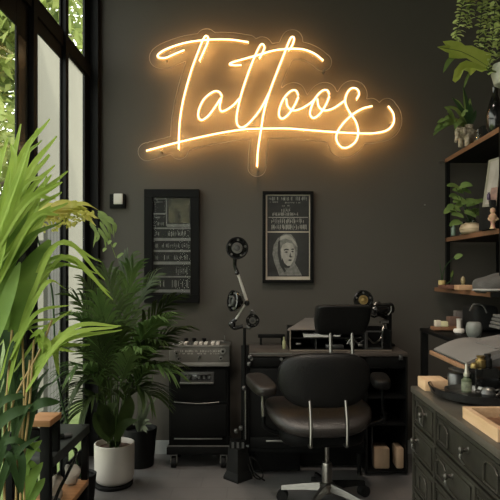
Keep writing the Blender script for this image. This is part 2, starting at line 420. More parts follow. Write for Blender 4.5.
# switch
sw = thing('light_switch', at(117,200,YB), 'small square black wall switch with white panel beside the window corner', 'switch')
bm = new(); wbox(bm, 109.5,194,125,208,YB-.03,.03,.004); obj('switch_box', bm, BLACK, sw)
bm = new(); wbox(bm, 113.5,193.5,122.5,204,YB-.042,.015,.003); obj('switch_panel', bm, WHITEC, sw, label='white switch panel')
rnd = random.Random(5)
def glyphs(bm, x0, y0, x1, y1, d, cw, dens=.85):
    """rows of small irregular strokes, as unreadable as in the photograph"""
    x = x0; cw *= .68
    while x < x1-cw*.4:
        if rnd.random() < dens:
            w = cw*rnd.uniform(.55,.95); st = min(.5, cw*.28)
            k = rnd.randrange(5)
            ja = rnd.uniform(0,.35)*(y1-y0); wbox(bm, x, y0+ja, x+st, y1-rnd.uniform(0,.3)*(y1-y0), d, .0012)
            if k in (0,2): wbox(bm, x+w-st, y0, x+w, y1, d, .0012)
            if k in (0,1,3): wbox(bm, x+st, y0, x+w-st, y0+st*.8, d, .0012)
            if k in (1,2,4): wbox(bm, x+st, (y0+y1)/2, x+w-st, (y0+y1)/2+st*.8, d, .0012)
            if k in (3,4): wbox(bm, x+st, y1-st*.8, x+w-st, y1, d, .0012)
        x += cw
# left display frame
fr = thing('display_frame', at(171,303,YB), 'tall black framed print with rows of grey strips, hanging left of the sign', 'picture frame')
d = YB-.055
bm = new(); rim(bm, 144,189,199,303,8.5,d,.054); obj('frame', bm, BLACK, fr, bevel=.002)
bm = new(); wbox(bm, 152,197,191,295,d+.02,.03); obj('print_sheet', bm, mat('dark_print', (.006,.0065,.0055), .85, 0, (.012,.012,.010), 14), fr)
d2 = d+.0185
bm = new(); bmg = new()
for (a,b,c,e) in ((153.5,197.5,166,199.5),(153.5,213,165.5,214.5),(153.5,227.5,190.5,229),(153.5,238,190.5,240.8),(153.5,250,190.5,252),(153.5,261.5,190.5,264.5),(153.5,276,190.5,277.5),(167,224,190,227),(153.5,289.5,190,292.5),(166,198,167,226)):
    wbox(bm, a,b,c,e,d2,.0015)
for (x0,y0,x1,y1,cw) in ((154.5,201,164,203,1.8),(154.5,216.5,160,218.5,1.8),(157,222,163,225.5,2),(155,232,160,236,2.2),(168,231,187,236,2.1),(155,243.5,158,248,1.6),(162,243.5,189,247.5,2.9),(155,255,159,260,1.8),(164,255,169,260,2.1),(174,255,189,260,1.7),(155,267,160,272,2.2),(176,267,188,275,2.8),(158,280,164,287,2.5),(172,280,188,288,3)):
    glyphs(bmg, x0,y0,x1,y1,d2,cw)
obj('label_strip', bm, mat('strip_grey',(.10,.10,.092),.8,0,(.14,.14,.13),30), fr, label='light grey strips'); obj('text_print', bmg, mat('faint_ink', (.12,.12,.11), .8), fr)
bm = new(); wbox(bm, 168.5,198.5,189.5,223,d2,.0015)
obj('photo_panel', bm, mat('olive_photo', (.010,.011,.008), .85, 0, (.10,.09,.05), 22), fr, label='small olive picture panel')
bm = new(); wbox(bm, 151.5,197,191.5,295,d+.008,.002); obj('glazing', bm, clearmat('picture_glass', (1,1,1), .08), fr, False)
# poster
po = thing('framed_poster', at(288,283,YB), 'narrow black framed poster with grey lettering over a hooded face portrait', 'poster')
d = YB-.04
bm = new(); rim(bm, 262.5,191,313.5,283,3.2,d,.039); obj('frame', bm, BLACK, po, bevel=.002)
bm = new(); wbox(bm, 265,193.5,311,280.5,d+.02,.018); obj('poster_sheet', bm, CREAM, po, label='cream poster margin')
bm = new(); wbox(bm, 267.3,195.7,309,231.3,d+.0185,.0015); wbox(bm, 267.3,232.6,309,276.5,d+.0185,.0015); obj('printed_panel', bm, INKD, po)
bm = new(); dg = d+.0172
glyphs(bm, 269,196.8,279,200.5,dg,2); glyphs(bm, 281.5,196.8,293,200.5,dg,2); glyphs(bm, 294.5,196.5,307.5,200.5,dg,2.1)
glyphs(bm, 270,201.5,278,202.7,dg,1.5); glyphs(bm, 285,202,300,203.3,dg,1.5)
glyphs(bm, 282,205,291,206.5,dg,1.6,.6); glyphs(bm, 281.5,208,291,212.5,dg,2.3)
glyphs(bm, 272.5,212.5,298.5,215.8,dg,2,1); wbox(bm, 268.5,217,308,217.7,dg,.0012)
glyphs(bm, 271.5,218.5,306,223.5,dg,3.1,1); glyphs(bm, 271.5,224.6,306,229.5,dg,2.6,1)
obj('text_print', bm, INK, po)
# portrait: flat printed shapes
def flat(bm, pts, dd, th=.0006):
    prism(bm, [at(x,y,dd) for x,y in pts], (0,th,0))
def zf(*p): return [(210+x/5, 220+y/5) for x, y in p]
hood = zf((340,90),(372,68),(405,70),(425,95),(438,130),(436,175),(425,215),(440,240),(460,278),(345,278),(338,255),(322,215),(312,170),(318,125))
g1 = mat('print_mid_grey', (.10,.098,.088), .8, 0, (.19,.185,.17), 55); g2 = mat('print_light', (.24,.225,.20), .8, 0, (.36,.34,.30), 35); g3 = mat('print_shadow', (.02,.02,.018), .8)
bm = new(); flat(bm, hood, dg); obj('hood_print', bm, g1, po)
bm = new(); flat(bm, zf((362,125),(385,112),(412,118),(426,150),(424,185),(414,210),(402,228),(385,232),(370,215),(358,185),(354,150)), dg-.0008)
flat(bm, zf((352,84),(378,74),(400,78),(415,98),(402,102),(376,92),(350,102)), dg-.0008)
flat(bm, zf((395,82),(412,88),(428,112),(436,135),(420,120),(405,100)), dg-.0008)
obj('face_print', bm, g2, po)
bm = new()
flat(bm, zf((368,148),(380,143),(394,146),(393,152),(380,150),(370,154)), dg-.0016)   # brow and eye
flat(bm, zf((372,160),(382,156),(392,160),(382,165)), dg-.0016)
flat(bm, zf((404,145),(416,142),(422,147),(410,150)), dg-.0016); flat(bm, zf((405,157),(413,154),(420,158),(412,162)), dg-.0016)
flat(bm, zf((402,160),(404,180),(414,184),(404,188),(396,184)), dg-.0016)            # nose
flat(bm, zf((388,200),(400,196),(413,200),(400,206)), dg-.0016)                       # mouth
flat(bm, zf((362,190),(372,215),(388,230),(402,228),(396,240),(372,238),(356,210)), dg-.0016)
flat(bm, zf((340,110),(350,100),(352,170),(362,220),(380,255),(372,262),(350,225),(338,170)), dg-.0016)
obj('shadow_print', bm, g3, po)
bm = new(); wbox(bm, 265.5,194,310.5,280.5,d+.010,.0015); obj('glazing', bm, MATS['picture_glass'], po, False)
# small hook
bm = new(); cyl(bm, at(424.5,205,YB), at(424.5,205,YB)+Vector((0,-.012,0)), .005)
tag(obj('wall_hook', bm, STEEL), 'tiny metal pin in the bare wall left of the shelves', 'hook')

# ------------------------------------------------------------------ trolley and device
K = 3.6
tr = thing('tool_trolley', (at(198,467,K).x, 3.73, 0), 'black drawer trolley on casters standing between the potted palm and desk', 'trolley')
x0, x1 = at(168,0,K).x, at(229,0,K).x
bm = new(); box(bm, x0+.004, x1-.004, K+.012, 3.86, .10, .64, .004); obj('body', bm, BLACK, tr)
bm = new(); box(bm, x0-.008, x1+.004, K-.015, 3.865, .088, .135, .006); obj('base_ledge', bm, BLACK, tr)
def yz(y, d): return EYE-(y-CY)*d/F
for (ya, yb) in ((369,402),(404.5,437)):
    bm = new(); wbox(bm, 170.5,ya,226.5,yb,K,.02,.004); dr = obj('drawer', bm, BLACK, tr)
    bm = new()
    if ya < 380:
        wbox(bm, 179.5,382.3,213.5,384.2,K-.018,.02,.003)
    else: wbox(bm, 174,439-.5,222,439.6,K-.012,.014,.001)
    obj('drawer_handle', bm, STEEL, dr)
bm = new(); tube(bm, [at(174,402,K-.006), at(199,403.6,K-.018), at(219,402,K-.006)], .003, n=6); obj('trim_line', bm, STEEL, tr)
bm = new(); wbox(bm, 166.5,445.6,229.3,446.6,K-.0165,.004); obj('trim_line', bm, STEEL, tr)
bm = new(); wbox(bm, 180.5,372,214,383,K-.008,.012,.003); obj('control_recess', bm, DSTEEL, tr)
bm = new(); wbox(bm, 185,374.5,211,380.5,K-.012,.006,.001); obj('recess_display', bm, BLACKG, tr)
bm = new()
for a in (187,192,198,203,208): wbox(bm, a,376,a+2.2,379,K-.0135,.003)
obj('display_marks', bm, DSTEEL, tr)
for cx_ in (x0+.035, x1-.035):
    for cy_ in (K+.02, 3.82):
        bm = new(); cyl(bm, (cx_-.014,cy_,.036), (cx_+.014,cy_,.036), .036, n=24); cs = obj('caster', bm, BLACKM, tr)
        bm = new(); box(bm, cx_-.021,cx_-.016,cy_-.016,cy_+.02,.03,.087); box(bm, cx_+.016,cx_+.021,cy_-.016,cy_+.02,.03,.087); box(bm, cx_-.021,cx_+.021,cy_-.014,cy_+.02,.078,.087)
        cyl(bm, (cx_-.024,cy_,.036), (cx_+.024,cy_,.036), .007, n=10); obj('fork', bm, STEEL, cs)
dv = thing('tattoo_power_unit', (at(199,367,K).x, 3.72, .645), 'grey metal control unit with knobs and switches resting on the black trolley', 'device')
bm = new()
xa, xb = at(169.5,0,K).x, at(230,0,K).x; zt = yz(346,K)
box(bm, xa, xb, K-.012, 3.85, .645, zt, .006); obj('housing', bm, mat('device_grey', (.095,.088,.077), .5, .1, (.12,.112,.10), 8), dv)
bm = new(); wbox(bm, 170,362.5,229.5,366.5,K-.018,.012,.002); wbox(bm, 171,345.6,229,347,K-.016,.008,.001); obj('front_trim', bm, mat('pale_metal', (.22,.21,.195), .45, .6), dv)
bm = new(); glyphs(bm, 174,350,222,352.3,K-.0135,2.4,.9); glyphs(bm, 176,353,222,354.4,K-.0135,2.4,.55); obj('panel_print', bm, mat('silk_print', (.30,.29,.26), .7), dv)
for (px,py,r) in ((177,353,.011),(179,358.5,.011),(199.5,356.5,.008),(223,351,.015),(221,358,.011)):
    bm = new(); p = at(px,py,K-.012); cyl(bm, p, p+Vector((0,-.018,0)), r, r*.85); cyl(bm, p, p+Vector((0,-.006,0)), r*1.25, n=24)
    kn = obj('knob', bm, STEEL, dv); bm = new(); cyl(bm, p+Vector((0,-.018,0)), p+Vector((0,-.021,0)), r*.5); obj('knob_cap', bm, BLACK, kn)
for px in (176,181,186,191,196,201,206,213,218):
    bm = new(); p = at(px,343,3.7); box(bm, p.x-.011,p.x+.011,3.66,3.74,zt-.002,zt+.013,.003); obj('switch', bm, WHITEC if px not in (176,191) else DSTEEL, dv)
bm = new()
for px in (186,194,204): cyl(bm, (at(px,0,3.78).x,3.79,zt-.002), (at(px,0,3.78).x,3.79,zt+.028), .014)
obj('dial', bm, BLACK, dv)
bm = new(); a = at(211,341,3.78); b = at(224.5,341,3.78); cyl(bm, a, b, .0035, n=8); cyl(bm, (b.x,b.y,zt-.002), (b.x,b.y,zt+.045), .004, n=8); cyl(bm, (a.x,a.y,zt-.002), a, .0035, n=8); obj('carry_bar', bm, STEEL, dv)

# ------------------------------------------------------------------ desk
DK = 3.45
def X(px, d): return (px-CX)*d/F
desk = thing('workstation_desk', (X(328,DK), 3.66, 0), 'wide black desk with drawers against the back wall behind the swivel chair', 'desk')
deskm = mat('desk_top_laminate', (.055,.045,.038), .38, 0, (.070,.058,.050), 4)
bm = new(); box(bm, X(247,DK), X(408,DK), DK, 3.87, .728, .752, .004); obj('desk_top', bm, deskm, desk)
bm = new(); box(bm, X(247,DK)-.001, X(292,DK), DK-.003, DK, .744, .751); obj('edge_strip', bm, STEEL, desk)
bm = new(); box(bm, X(249,DK), X(300,DK), DK+.03, 3.86, .03, .727, .003); obj('left_cabinet', bm, BLACK, desk)  # lower end extended to darken the shaded gap below the desk
bm = new(); box(bm, X(249.5,DK), X(281,DK), DK+.004, DK+.029, .665, .722, .003); dr = obj('drawer', bm, BLACK, desk)
for px in (251.5, 281):
    bm = new(); p = at(px,358.5,DK+.004); cyl(bm, p, p+Vector((0,-.02,0)), .006, .010, n=14); obj('drawer_knob', bm, STEEL, dr)
bm = new(); box(bm, X(250,DK), X(299,DK), DK+.006, DK+.029, .19, .655, .003); obj('cabinet_door', bm, BLACK, desk)
bm = new(); tube(bm, [at(262,396,DK-.002), at(261.5,407,DK-.012), at(262,418,DK-.002)], .0035, n=6); obj('door_handle', bm, STEEL, desk)
bm = new(); box(bm, X(240,DK), X(365,DK), DK+.02, DK+.05, .135, .165, .003); obj('bottom_rail', bm, BLACK, desk)
bm = new(); box(bm, X(301,DK), X(364,DK), 3.60, 3.62, .02, .727, .002); obj('modesty_panel', bm, BLACK, desk)  # carried down near the floor to stand in for under-desk shadow
for (a,b_) in ((266,296),(336,357)):
    bm = new(); box(bm, X(a,DK), X(b_,DK), DK-.012, DK-.004, yz(441.5,DK), yz(440,DK)+.002, .002); obj('handle_rail', bm, STEEL, desk)
bm = new(); box(bm, X(250,DK), X(364,DK), DK-.003, DK+.02, .172, .24, .003); obj('low_drawer', bm, BLACK, desk)
for (px, yy) in ((250,DK+.03),(358,DK+.03),(250,3.83),(358,3.83)):
    bm = new(); x = X(px,DK); lathe(bm, [(.012,.0),(.013,.012),(.016,.134)], (x+.012,yy,0), 16); lg = obj('leg', bm, BLACK, desk)
    bm = new(); lathe(bm, [(.015,0),(.016,.012)], (x+.012,yy,0), 16); obj('leg_foot', bm, STEEL, lg)
# right pedestal with open shelves
xa, xb = X(366,DK), X(408,DK)
bm = new()
box(bm, xa, xa+.012, DK+.005, 3.86, .02, .727); box(bm, xb-.012, xb, DK+.005, 3.86, .02, .727); box(bm, xa+.012, xb-.012, 3.85, 3.86, .02, .727)
obj('shelf_case', bm, BLACK, desk)
for z in (.035,.314,.477,.66):
    bm = new(); box(bm, xa+.012, xb-.012, DK+.008, 3.849, z-.006, z, .001); obj('shelf', bm, BLACK, desk)
bm = new(); box(bm, xa+.012, xb-.012, DK+.006, DK+.02, .662, .726, .002); obj('drawer', bm, BLACK, desk)
bm = new(); p = at(401,357.5,DK); box(bm, p.x-.012, p.x+.012, DK-.002, DK+.006, p.z-.016, p.z+.016, .002); obj('label_plate', bm, DSTEEL, desk)
bm = new(); box(bm, X(372,DK), X(373,DK), DK+.01, 3.7, .036, .30); obj('divider', bm, BLACKG, desk)
tan = mat('tan_card', (.24,.16,.10), .8, 0, (.30,.21,.135), 5, stretch=(8,1,1))
for (a,b_,l) in ((374,390,'tan wooden block standing on the lowest desk shelf, whole in view'),(396.3,404.2,'tan wooden block on the lowest desk shelf, right against the dark drawer cabinet')):
    bm = new(); box(bm, X(a,DK+.03), X(b_,DK+.03), DK+.03, DK+.16, .0355, .165, .012)
    tag(obj('wooden_block', bm, tan), l, 'block', 'blocks on the desk shelf')
bm = new(); lathe(bm, [(.02,0),(.025,.01),(.022,.05),(.01,.06)], (X(386,3.5),3.55,.3145), 20); cyl(bm,(X(386,3.5),3.55,.37),(X(386,3.5),3.55,.39),.004,n=8)
tag(obj('ink_bottle', bm, BLACKG), 'small black bottle on the middle shelf of the desk', 'bottle')

# organizer box on desk
og = thing('desk_organizer', (X(330,3.5), 3.68, .752), 'black open-front organizer box with slanted grey lid on the desk behind headrest', 'organizer')
oz0, oz1 = .753, yz(331,3.5)
bm = new(); ya, yb = 3.5, 3.84; xo0, xo1 = X(290,3.5), X(392,3.5)
box(bm, xo0, xo1, ya, yb, oz0, oz0+.012); box(bm, xo0, xo0+.008, ya, yb, oz0+.012, oz1); box(bm, xo1-.008, xo1, ya, yb, oz0+.012, oz1); box(bm, xo0+.008, xo1-.008, yb-.008, yb, oz0+.012, oz1)
box(bm, xo0, X(366,3.5), ya, yb, oz1, oz1+.006)
obj('case', bm, BLACK, og)
bm = new(); box(bm, X(316,3.5), X(317,3.5), ya+.03, yb-.01, oz0+.012, oz1); box(bm, X(365,3.5), X(366.5,3.5), ya, yb-.01, oz0+.012, oz1); obj('divider', bm, DSTEEL, og)
bm = new(); box(bm, xo0-.003, xo0+.005, ya-.004, ya, oz0, oz1+.008); box(bm, xo0, xo1, ya-.004, ya, oz0+.001, oz0+.010); obj('metal_edge', bm, mat('warm_metal_edge', (.26,.22,.18), .4, .7), og)
bm = new()
prism(bm, [at(288,331,3.5), at(345,331,3.5), at(338,318.5,3.72), at(305,318.5,3.72)], (0,.004,.004)); prism(bm, [at(287,330,3.52), at(296,330.5,3.51), at(306,318.5,3.72), at(301,321,3.74)], (0,.003,.003))
obj('slanted_lid', bm, mat('lid_grey', (.10,.092,.085), .5, 0, (.125,.115,.105), 5), og)
bm = new(); tube(bm, [at(312,321,3.72), at(320,320.5,3.7), at(327,319,3.7)], .003, n=6); tube(bm, [at(314,319,3.72), at(316.5,311,3.74)], .004, n=6); obj('lid_stay', bm, STEEL, og)
bm = new(); box(bm, X(304,3.5), X(333,3.5), 3.52, 3.72, yz(337.6,3.5), yz(334.4,3.5), .002); box(bm, X(334,3.5), X(341,3.5), 3.52, 3.72, yz(337,3.5), yz(334.6,3.5), .002)
bm2 = new(); box(bm2, xo0+.009, X(364.5,3.5), ya+.012, yb-.012, yz(339,3.5), yz(337.8,3.5)); obj('inner_shelf', bm2, BLACK, og)
tag(obj('paper_stack', bm, mat('white_paper', (.55,.53,.50), .8)), 'white sheets of paper lying on the shelf inside the desk organizer', 'paper')
bm = new(); sup(bm, at(298.5,343,3.56)+Vector((0,0,-.004)), (.022,.02,.011), .6, .6, 20, 12); tag(obj('rubber_roll', bm, STEEL), 'small silver roll on the organizer floor, left corner', 'roll')
bm = new(); box(bm, X(326,3.53), X(344,3.53), 3.53, 3.6, .766, .79, .004); tag(obj('metal_tin', bm, DSTEEL), 'low grey metal tin on the organizer floor behind the headrest posts', 'tin')
# items on the desk left
bm = new(); box(bm, X(258,3.8), X(285,3.8), 3.8, 3.84, .8, .822, .004); box(bm, X(260,3.8), X(262,3.8), 3.81, 3.83, .7525, .8); box(bm, X(281,3.8), X(283,3.8), 3.81, 3.83, .7525, .8)
tag(obj('monitor_riser', bm, BLACK), 'low black rack bar on the desk against the wall below the poster', 'rack')
bm = new(); lathe(bm, [(.011,0),(.012,.045),(.006,.055),(.006,.075)], (X(284,3.62),3.62,.7525), 16)
tag(obj('spray_bottle', bm, mat('olive_glass', (.20,.21,.10), .3, 0, (.3,.3,.16), 20)), 'little olive bottle on the desk left of the organizer', 'bottle')

# articulated lamp heads
def lamp_head(parent, c, r, dirv, ringm, name='lamp_head', lens=True):
    c = Vector(c); M = Matrix.Translation(c) @ align(dirv)
    bm = new(); lathe(bm, [(r*.25,-r*.75),(r*.62,-r*.6),(r*.92,-r*.2),(r,.12*r),(r,.25*r),(r*.86,.27*r),(r*.8,.05*r)], n=36, M=M)
    h = obj(name, bm, BLACKG, parent)
    bm = new(); lathe(bm, [(r*.30,.08*r),(r*.30,.36*r),(r*.46,.36*r),(r*.50,.08*r)], n=32, M=M); obj('lens_ring', bm, ringm, h)
    bm = new(); lathe(bm, [(r*.29,.06*r),(r*.26,.24*r),(r*.12,.28*r)], n=24, M=M); obj('lens', bm, DSTEEL if ringm is not GOLD else GOLD, h)
    for k in range(5):
        bm = new(); a = 2*PI*k/5+.3; p = M @ Vector((r*.74*math.cos(a), r*.74*math.sin(a), .07*r)); q = M @ Vector((r*.74*math.cos(a), r*.74*math.sin(a), .22*r)); cyl(bm, p, q, r*.10, n=10); obj('screw', bm, STEEL, h)
    return h
SL = 3.42
sl = thing('examination_lamp', (X(241,SL), SL, 0), 'tall black floor lamp with jointed chrome arms and round heads beside the trolley', 'floor lamp')
bm = new(); x = X(238,SL)
lathe(bm, [(.088,.0),(.088,.015),(.07,.05),(.058,.19)], (x,SL,0), 4, M=None)
obj('base', bm, BLACKM, sl, False)
bm = new(); box(bm, x-.05, x+.045, SL-.035, SL+.035, .19, .235, .004); obj('base_box', bm, BLACK, sl)
bm = new()
for px in (233,238,243): box(bm, X(px,SL)-.007, X(px,SL)+.007, SL-.04, SL-.034, .195, .228)
obj('base_terminal', bm, DSTEEL, sl)
bm = new(); cyl(bm, (X(244.5,SL),SL,.05), (X(244.5,SL),SL,yz(328,SL)), .009); box(bm, X(241,SL), X(249,SL), SL+.004, SL+.026, .2, .80, .003)
obj('pole', bm, BLACK, sl)
bm = new(); cyl(bm, (X(245.5,SL),SL-.012,.24), (X(245.5,SL),SL-.012,yz(388,SL)), .004); obj('lift_rod', bm, STEEL, sl)
for (px,py) in ((236,431),(241,428),(244,388),(250,357),(249,364)):
    bm = new(); p = at(px,py,SL-.02); sup(bm, p, (.012,.014,.013), .6,.6, 14, 8); cyl(bm, p, p+Vector((0,.035,0)), .005, n=8); obj('clamp', bm, DSTEEL, sl)
J1 = at(247,303,SL-.02); H1 = at(237,247,SL-.06); 
bm = new(); cyl(bm, at(246.5,300,SL-.02), at(238,274,SL-.03), .009, .008); obj('upper_arm', bm, SILV, sl, label='silver arm')
bm = new(); tube(bm, [at(238,274,SL-.03), at(235,266,SL-.03), at(235,259,SL-.04)], .010, n=10, r2=.012); sup(bm, at(237,273,SL-.03), (.013,.016,.013), .7,.7,16,10); obj('elbow', bm, BLACKG, sl)
bm = new(); sup(bm, J1, (.016,.022,.016), .7,.7,18,10); cyl(bm, J1+Vector((0,-.028,0)), J1+Vector((0,.02,0)), .011); obj('joint', bm, BLACKG, sl)
bm = new(); cyl(bm, at(245,305,SL-.02), at(236,319,SL-.01), .0075); obj('middle_arm', bm, SILV, sl, label='silver arm')
bm = new(); tube(bm, [at(236,319,SL-.01), at(231,324,SL), at(234,328,SL), at(243,326,SL)], .012, n=10); sup(bm, at(232,324,SL), (.022,.02,.018), .8,.8,16,10); obj('lower_elbow', bm, BLACKG, sl)
lamp_head(sl, at(237,248,SL-.05), .066, (.1,-1,-.08), STEEL)
lamp_head(sl, at(234.5,301,SL-.02), .064, (-.9,-.55,.1), DSTEEL)
lamp_head(sl, at(252.5,320.5,SL-.04), .040, (.15,-1,0), STEEL)
bm = new(); tube(bm, [at(246,326,SL), at(250,328,SL-.01), at(252,322,SL-.02)], .008, n=8); tube(bm, [at(250,314,SL-.04), at(252,311,SL-.05), at(255,314,SL-.05)], .008, n=8); obj('head_bracket', bm, DSTEEL, sl)
bm = new(); p0 = Vector((x+.05,SL,.12)); tube(bm, [p0, (x+.09,SL-.02,.03), (x+.13,SL-.03,.008), (x+.15,SL+.02,.02), (x+.11,SL+.01,.10), (x+.07,SL,.13),(x+.10,SL-.04,.05),(x+.16,SL-.05,.006)], .005, n=6); obj('power_cable', bm, BLACKM, sl)

dl = thing('desk_lamp', (X(386,3.62), 3.62, .752), 'black two-headed work lamp with brass ring, on the desk right of the headrest', 'desk lamp')
L0 = Vector((X(388,3.66),3.66,.90))
bm = new(); lathe(bm, [(.05,0),(.05,.012),(.02,.02)], (X(387,3.66),3.66,.7655), 24); obj('lamp_base', bm, BLACK, dl)
bm = new(); box(bm, X(386.5,3.66), X(391.5,3.66), 3.65, 3.69, .776, yz(313,3.66), .003); obj('lamp_post', bm, BLACK, dl)
bm = new(); tube(bm, [at(366,336,3.55), at(374,343,3.55), at(381,338,3.58), at(383,328,3.6), at(384,322,3.63)], .006, n=8); tube(bm, [at(387,349,3.64), at(387,335,3.64), at(385.5,322,3.64)], .005, n=8); obj('curved_arm', bm, CHROME, dl, label='curved silver arm')
bm = new(); box(bm, X(381,3.62), X(388,3.62), 3.6, 3.65, yz(323,3.62), yz(320.5,3.62)); obj('arm_clamp', bm, STEEL, dl)
lamp_head(dl, at(363,300,3.6), .062, (.0,-1,.12), GOLD)
bm = new(); a = at(373,311,3.6); b = at(391,308,3.66); cyl(bm, a, b, .045, .036, n=28); cyl(bm, a-(b-a)*.12, a, .034, .045, n=28); h = obj('side_head', bm, BLACKG, dl)
bm = new(); tube(bm, [at(374,305,3.55), at(377,302,3.56), at(380,303,3.58)], .004, n=6); tube(bm, [at(370,314,3.55), at(375,316,3.55)], .004, n=6); tube(bm, [at(388,315,3.6), at(391,311,3.6), at(391,306,3.6)], .003, n=6); obj('head_trim', bm, STEEL, h)
bm = new(); tube(bm, [at(368,305,3.62), at(374,312,3.64), at(386,318,3.66)], .011, n=8); obj('head_neck', bm, BLACK, dl)
bm = new(); rim(bm, 366.5,331,383,349,1.2,3.505,.012)
tag(obj('wire_stand', bm, DSTEEL), 'grey wire frame stand at the right end of the desk organizer', 'stand')
bm = new()
tube(bm, [at(347,344,3.53), at(352,338,3.53), at(358,343,3.53), at(364,340,3.53)], .005, n=6)
sup(bm, at(352,343.5,3.54), (.018,.012,.014), .5,.5,16,10); sup(bm, at(360,345,3.54), (.015,.012,.010), .5,.5,16,10); cyl(bm, at(345,340,3.54), at(362,337,3.54), .005)
tag(obj('tattoo_machine', bm, STEEL), 'small silver tattoo machine with coiled cable in the organizer bay', 'tattoo machine')

# ------------------------------------------------------------------ swivel chair (local frame, seen from behind)
CH = Vector((.385, 3.05, 0)); CR = math.radians(4)
ch = thing('swivel_chair', CH, 'black leather barber-style swivel chair with headrest, chrome posts and star base', 'chair')
ch.rotation_euler = (0,0,CR)
def cobj(name, bm, m, parent=ch, label=None, **k):
    return obj(name, bm, m, parent, loc=(0,0,0), label=label, **k)
# seat cushion: rear edge toward camera (-y)
def seatfn(v):
    v.z += .04*(v.y/.25)*0 - .03*max(0, -v.y-.12)/.13 + .035*(abs(v.x)/.28)**3
    return v
bm = new(); sup(bm, (-.05,.03,.480), (.275,.27,.062), .75, .62, 56, 24, fn=seatfn); cobj('seat', bm, SEATL)
bm = new(); sup(bm, (-.04,.02,.392), (.22,.21,.05), .5, .5, 44, 16); cobj('seat_pan', bm, BLACK)
def backfn(v):
    v.y += -.10*(abs(v.x)/.25)**2*-1 + .0
    return v
bm = new(); sup(bm, (-.045,-.175,.694), (.236,.042,.138), .62, .42, 64, 30, fn=lambda v: Vector((v.x*(1-.12*max(0,-v.z/.138)), v.y+.5*v.x*v.x, v.z)))
# superellipsoid poles along z give the squarish outline
cobj('backrest', bm, LEATHER)
bm = new()
tube(bm, [Vector((-.01+.232*math.copysign(abs(math.cos(a))**.5, math.cos(a)), -.175+.5*(.232*abs(math.cos(a))**.5)**2, .672+.156*math.copysign(abs(math.sin(a))**.5, math.sin(a)))) for a in [2*PI*i/40 for i in range(41)]], .0045, n=6, k=1, sm=False)
bm.free()
bm = new(); sup(bm, (.055,-.11,.993), (.140,.055,.080), .22, .3, 48, 24, fn=lambda v: Vector((v.x*(1-.10*max(0,-v.z/.07)), v.y-.04*v.z/.07, v.z))); cobj('headrest', bm, LEATHER)
for sx in (-.005, .108):
    bm = new(); cyl(bm, (sx,-.13,.80), (sx,-.115,.94), .0095, n=16); cobj('headrest_post', bm, STEEL)
for sx in (-.128, .052):
    bm = new(); tube(bm, [(sx,-.215,.60), (sx,-.25,.50), (sx-.004,-.268,.41), (sx-.004,-.262,.385), (sx-.003,-.20,.375)], .0075, n=10); cobj('back_support', bm, CHROME)
# armrests
for s, (x_, y_) in ((-1,(-.355,.0)),(1,(.32,.1))):
    Mr = Euler((math.radians(8),0,math.radians(14 if s < 0 else -6))).to_matrix().to_4x4()
    bm = new(); sup(bm, (x_,y_,.645 if s < 0 else .635), (.062 if s<0 else .05,.135 if s<0 else .09,.030), .45, .6, 36, 16, M=Mr); ar = cobj('armrest', bm, SEATL if s < 0 else LEATHER)  # left pad's paler leather imitates its lit top, right pad stays dim
    bm = new(); cyl(bm, (x_+.01,y_,.62), (x_+.015,y_,.47), .009, n=14); cobj('armrest_post', bm, CHROME if s < 0 else BLACK, ar)
    bm = new(); tube(bm, [(x_+.015,y_,.475),(x_+.02*1,y_,.42),(x_-s*.09,y_,.385),(x_-s*.2,y_,.38)], .011, n=10); cobj('armrest_bracket', bm, BLACK, ar)
# column
bm = new(); lathe(bm, [(.028,.10),(.028,.21),(.024,.222),(.012,.224),(.012,.35)], n=28); cobj('gas_column', bm, CHROME)
bm = new(); box(bm, -.09,.09,-.08,.1,.335,.365,.006); cobj('tilt_plate', bm, BLACK)
bm = new(); tube(bm, [(.05,-.02,.345),(.15,-.03,.345),(.20,-.035,.35)], .006, n=8); cobj('tilt_lever', bm, BLACK)
bm = new(); lathe(bm, [(.03,.06),(.042,.07),(.042,.112),(.03,.12)], n=28); cobj('hub', bm, CHROME)
for k in range(5):
    a = math.radians(166+72*k); d_ = Vector((math.cos(a), math.sin(a), 0)); s_ = Vector((-d_.y, d_.x, 0)); Lg = .245
    bm = new()
    secs = [(.02,.022,.118,.078),(.12,.017,.106,.074),(Lg,.011,.085,.062)]
    rings = [[bm.verts.new(d_*l+s_*w+Vector((0,0,z0))), bm.verts.new(d_*l+s_*w*.55+Vector((0,0,z1))), bm.verts.new(d_*l-s_*w*.55+Vector((0,0,z1))), bm.verts.new(d_*l-s_*w+Vector((0,0,z0)))] for (l,w,z1,z0) in secs]
    for r1, r2 in zip(rings, rings[1:]):
        for j in range(4): bm.faces.new((r1[j], r1[(j+1)%4], r2[(j+1)%4], r2[j]))
    bm.faces.new(rings[0]); bm.faces.new(rings[-1])
    lg = cobj('leg', bm, STEEL if k not in (3,4) else BLACKG)
    c = d_*(Lg-.005)
    bm = new(); cyl(bm, c+s_*.022+Vector((0,0,.03)), c-s_*.022+Vector((0,0,.03)), .03, n=22); cyl(bm, c+Vector((0,0,.04)), c+Vector((0,0,.075)), .008, n=10); cobj('caster', bm, BLACKM, lg)

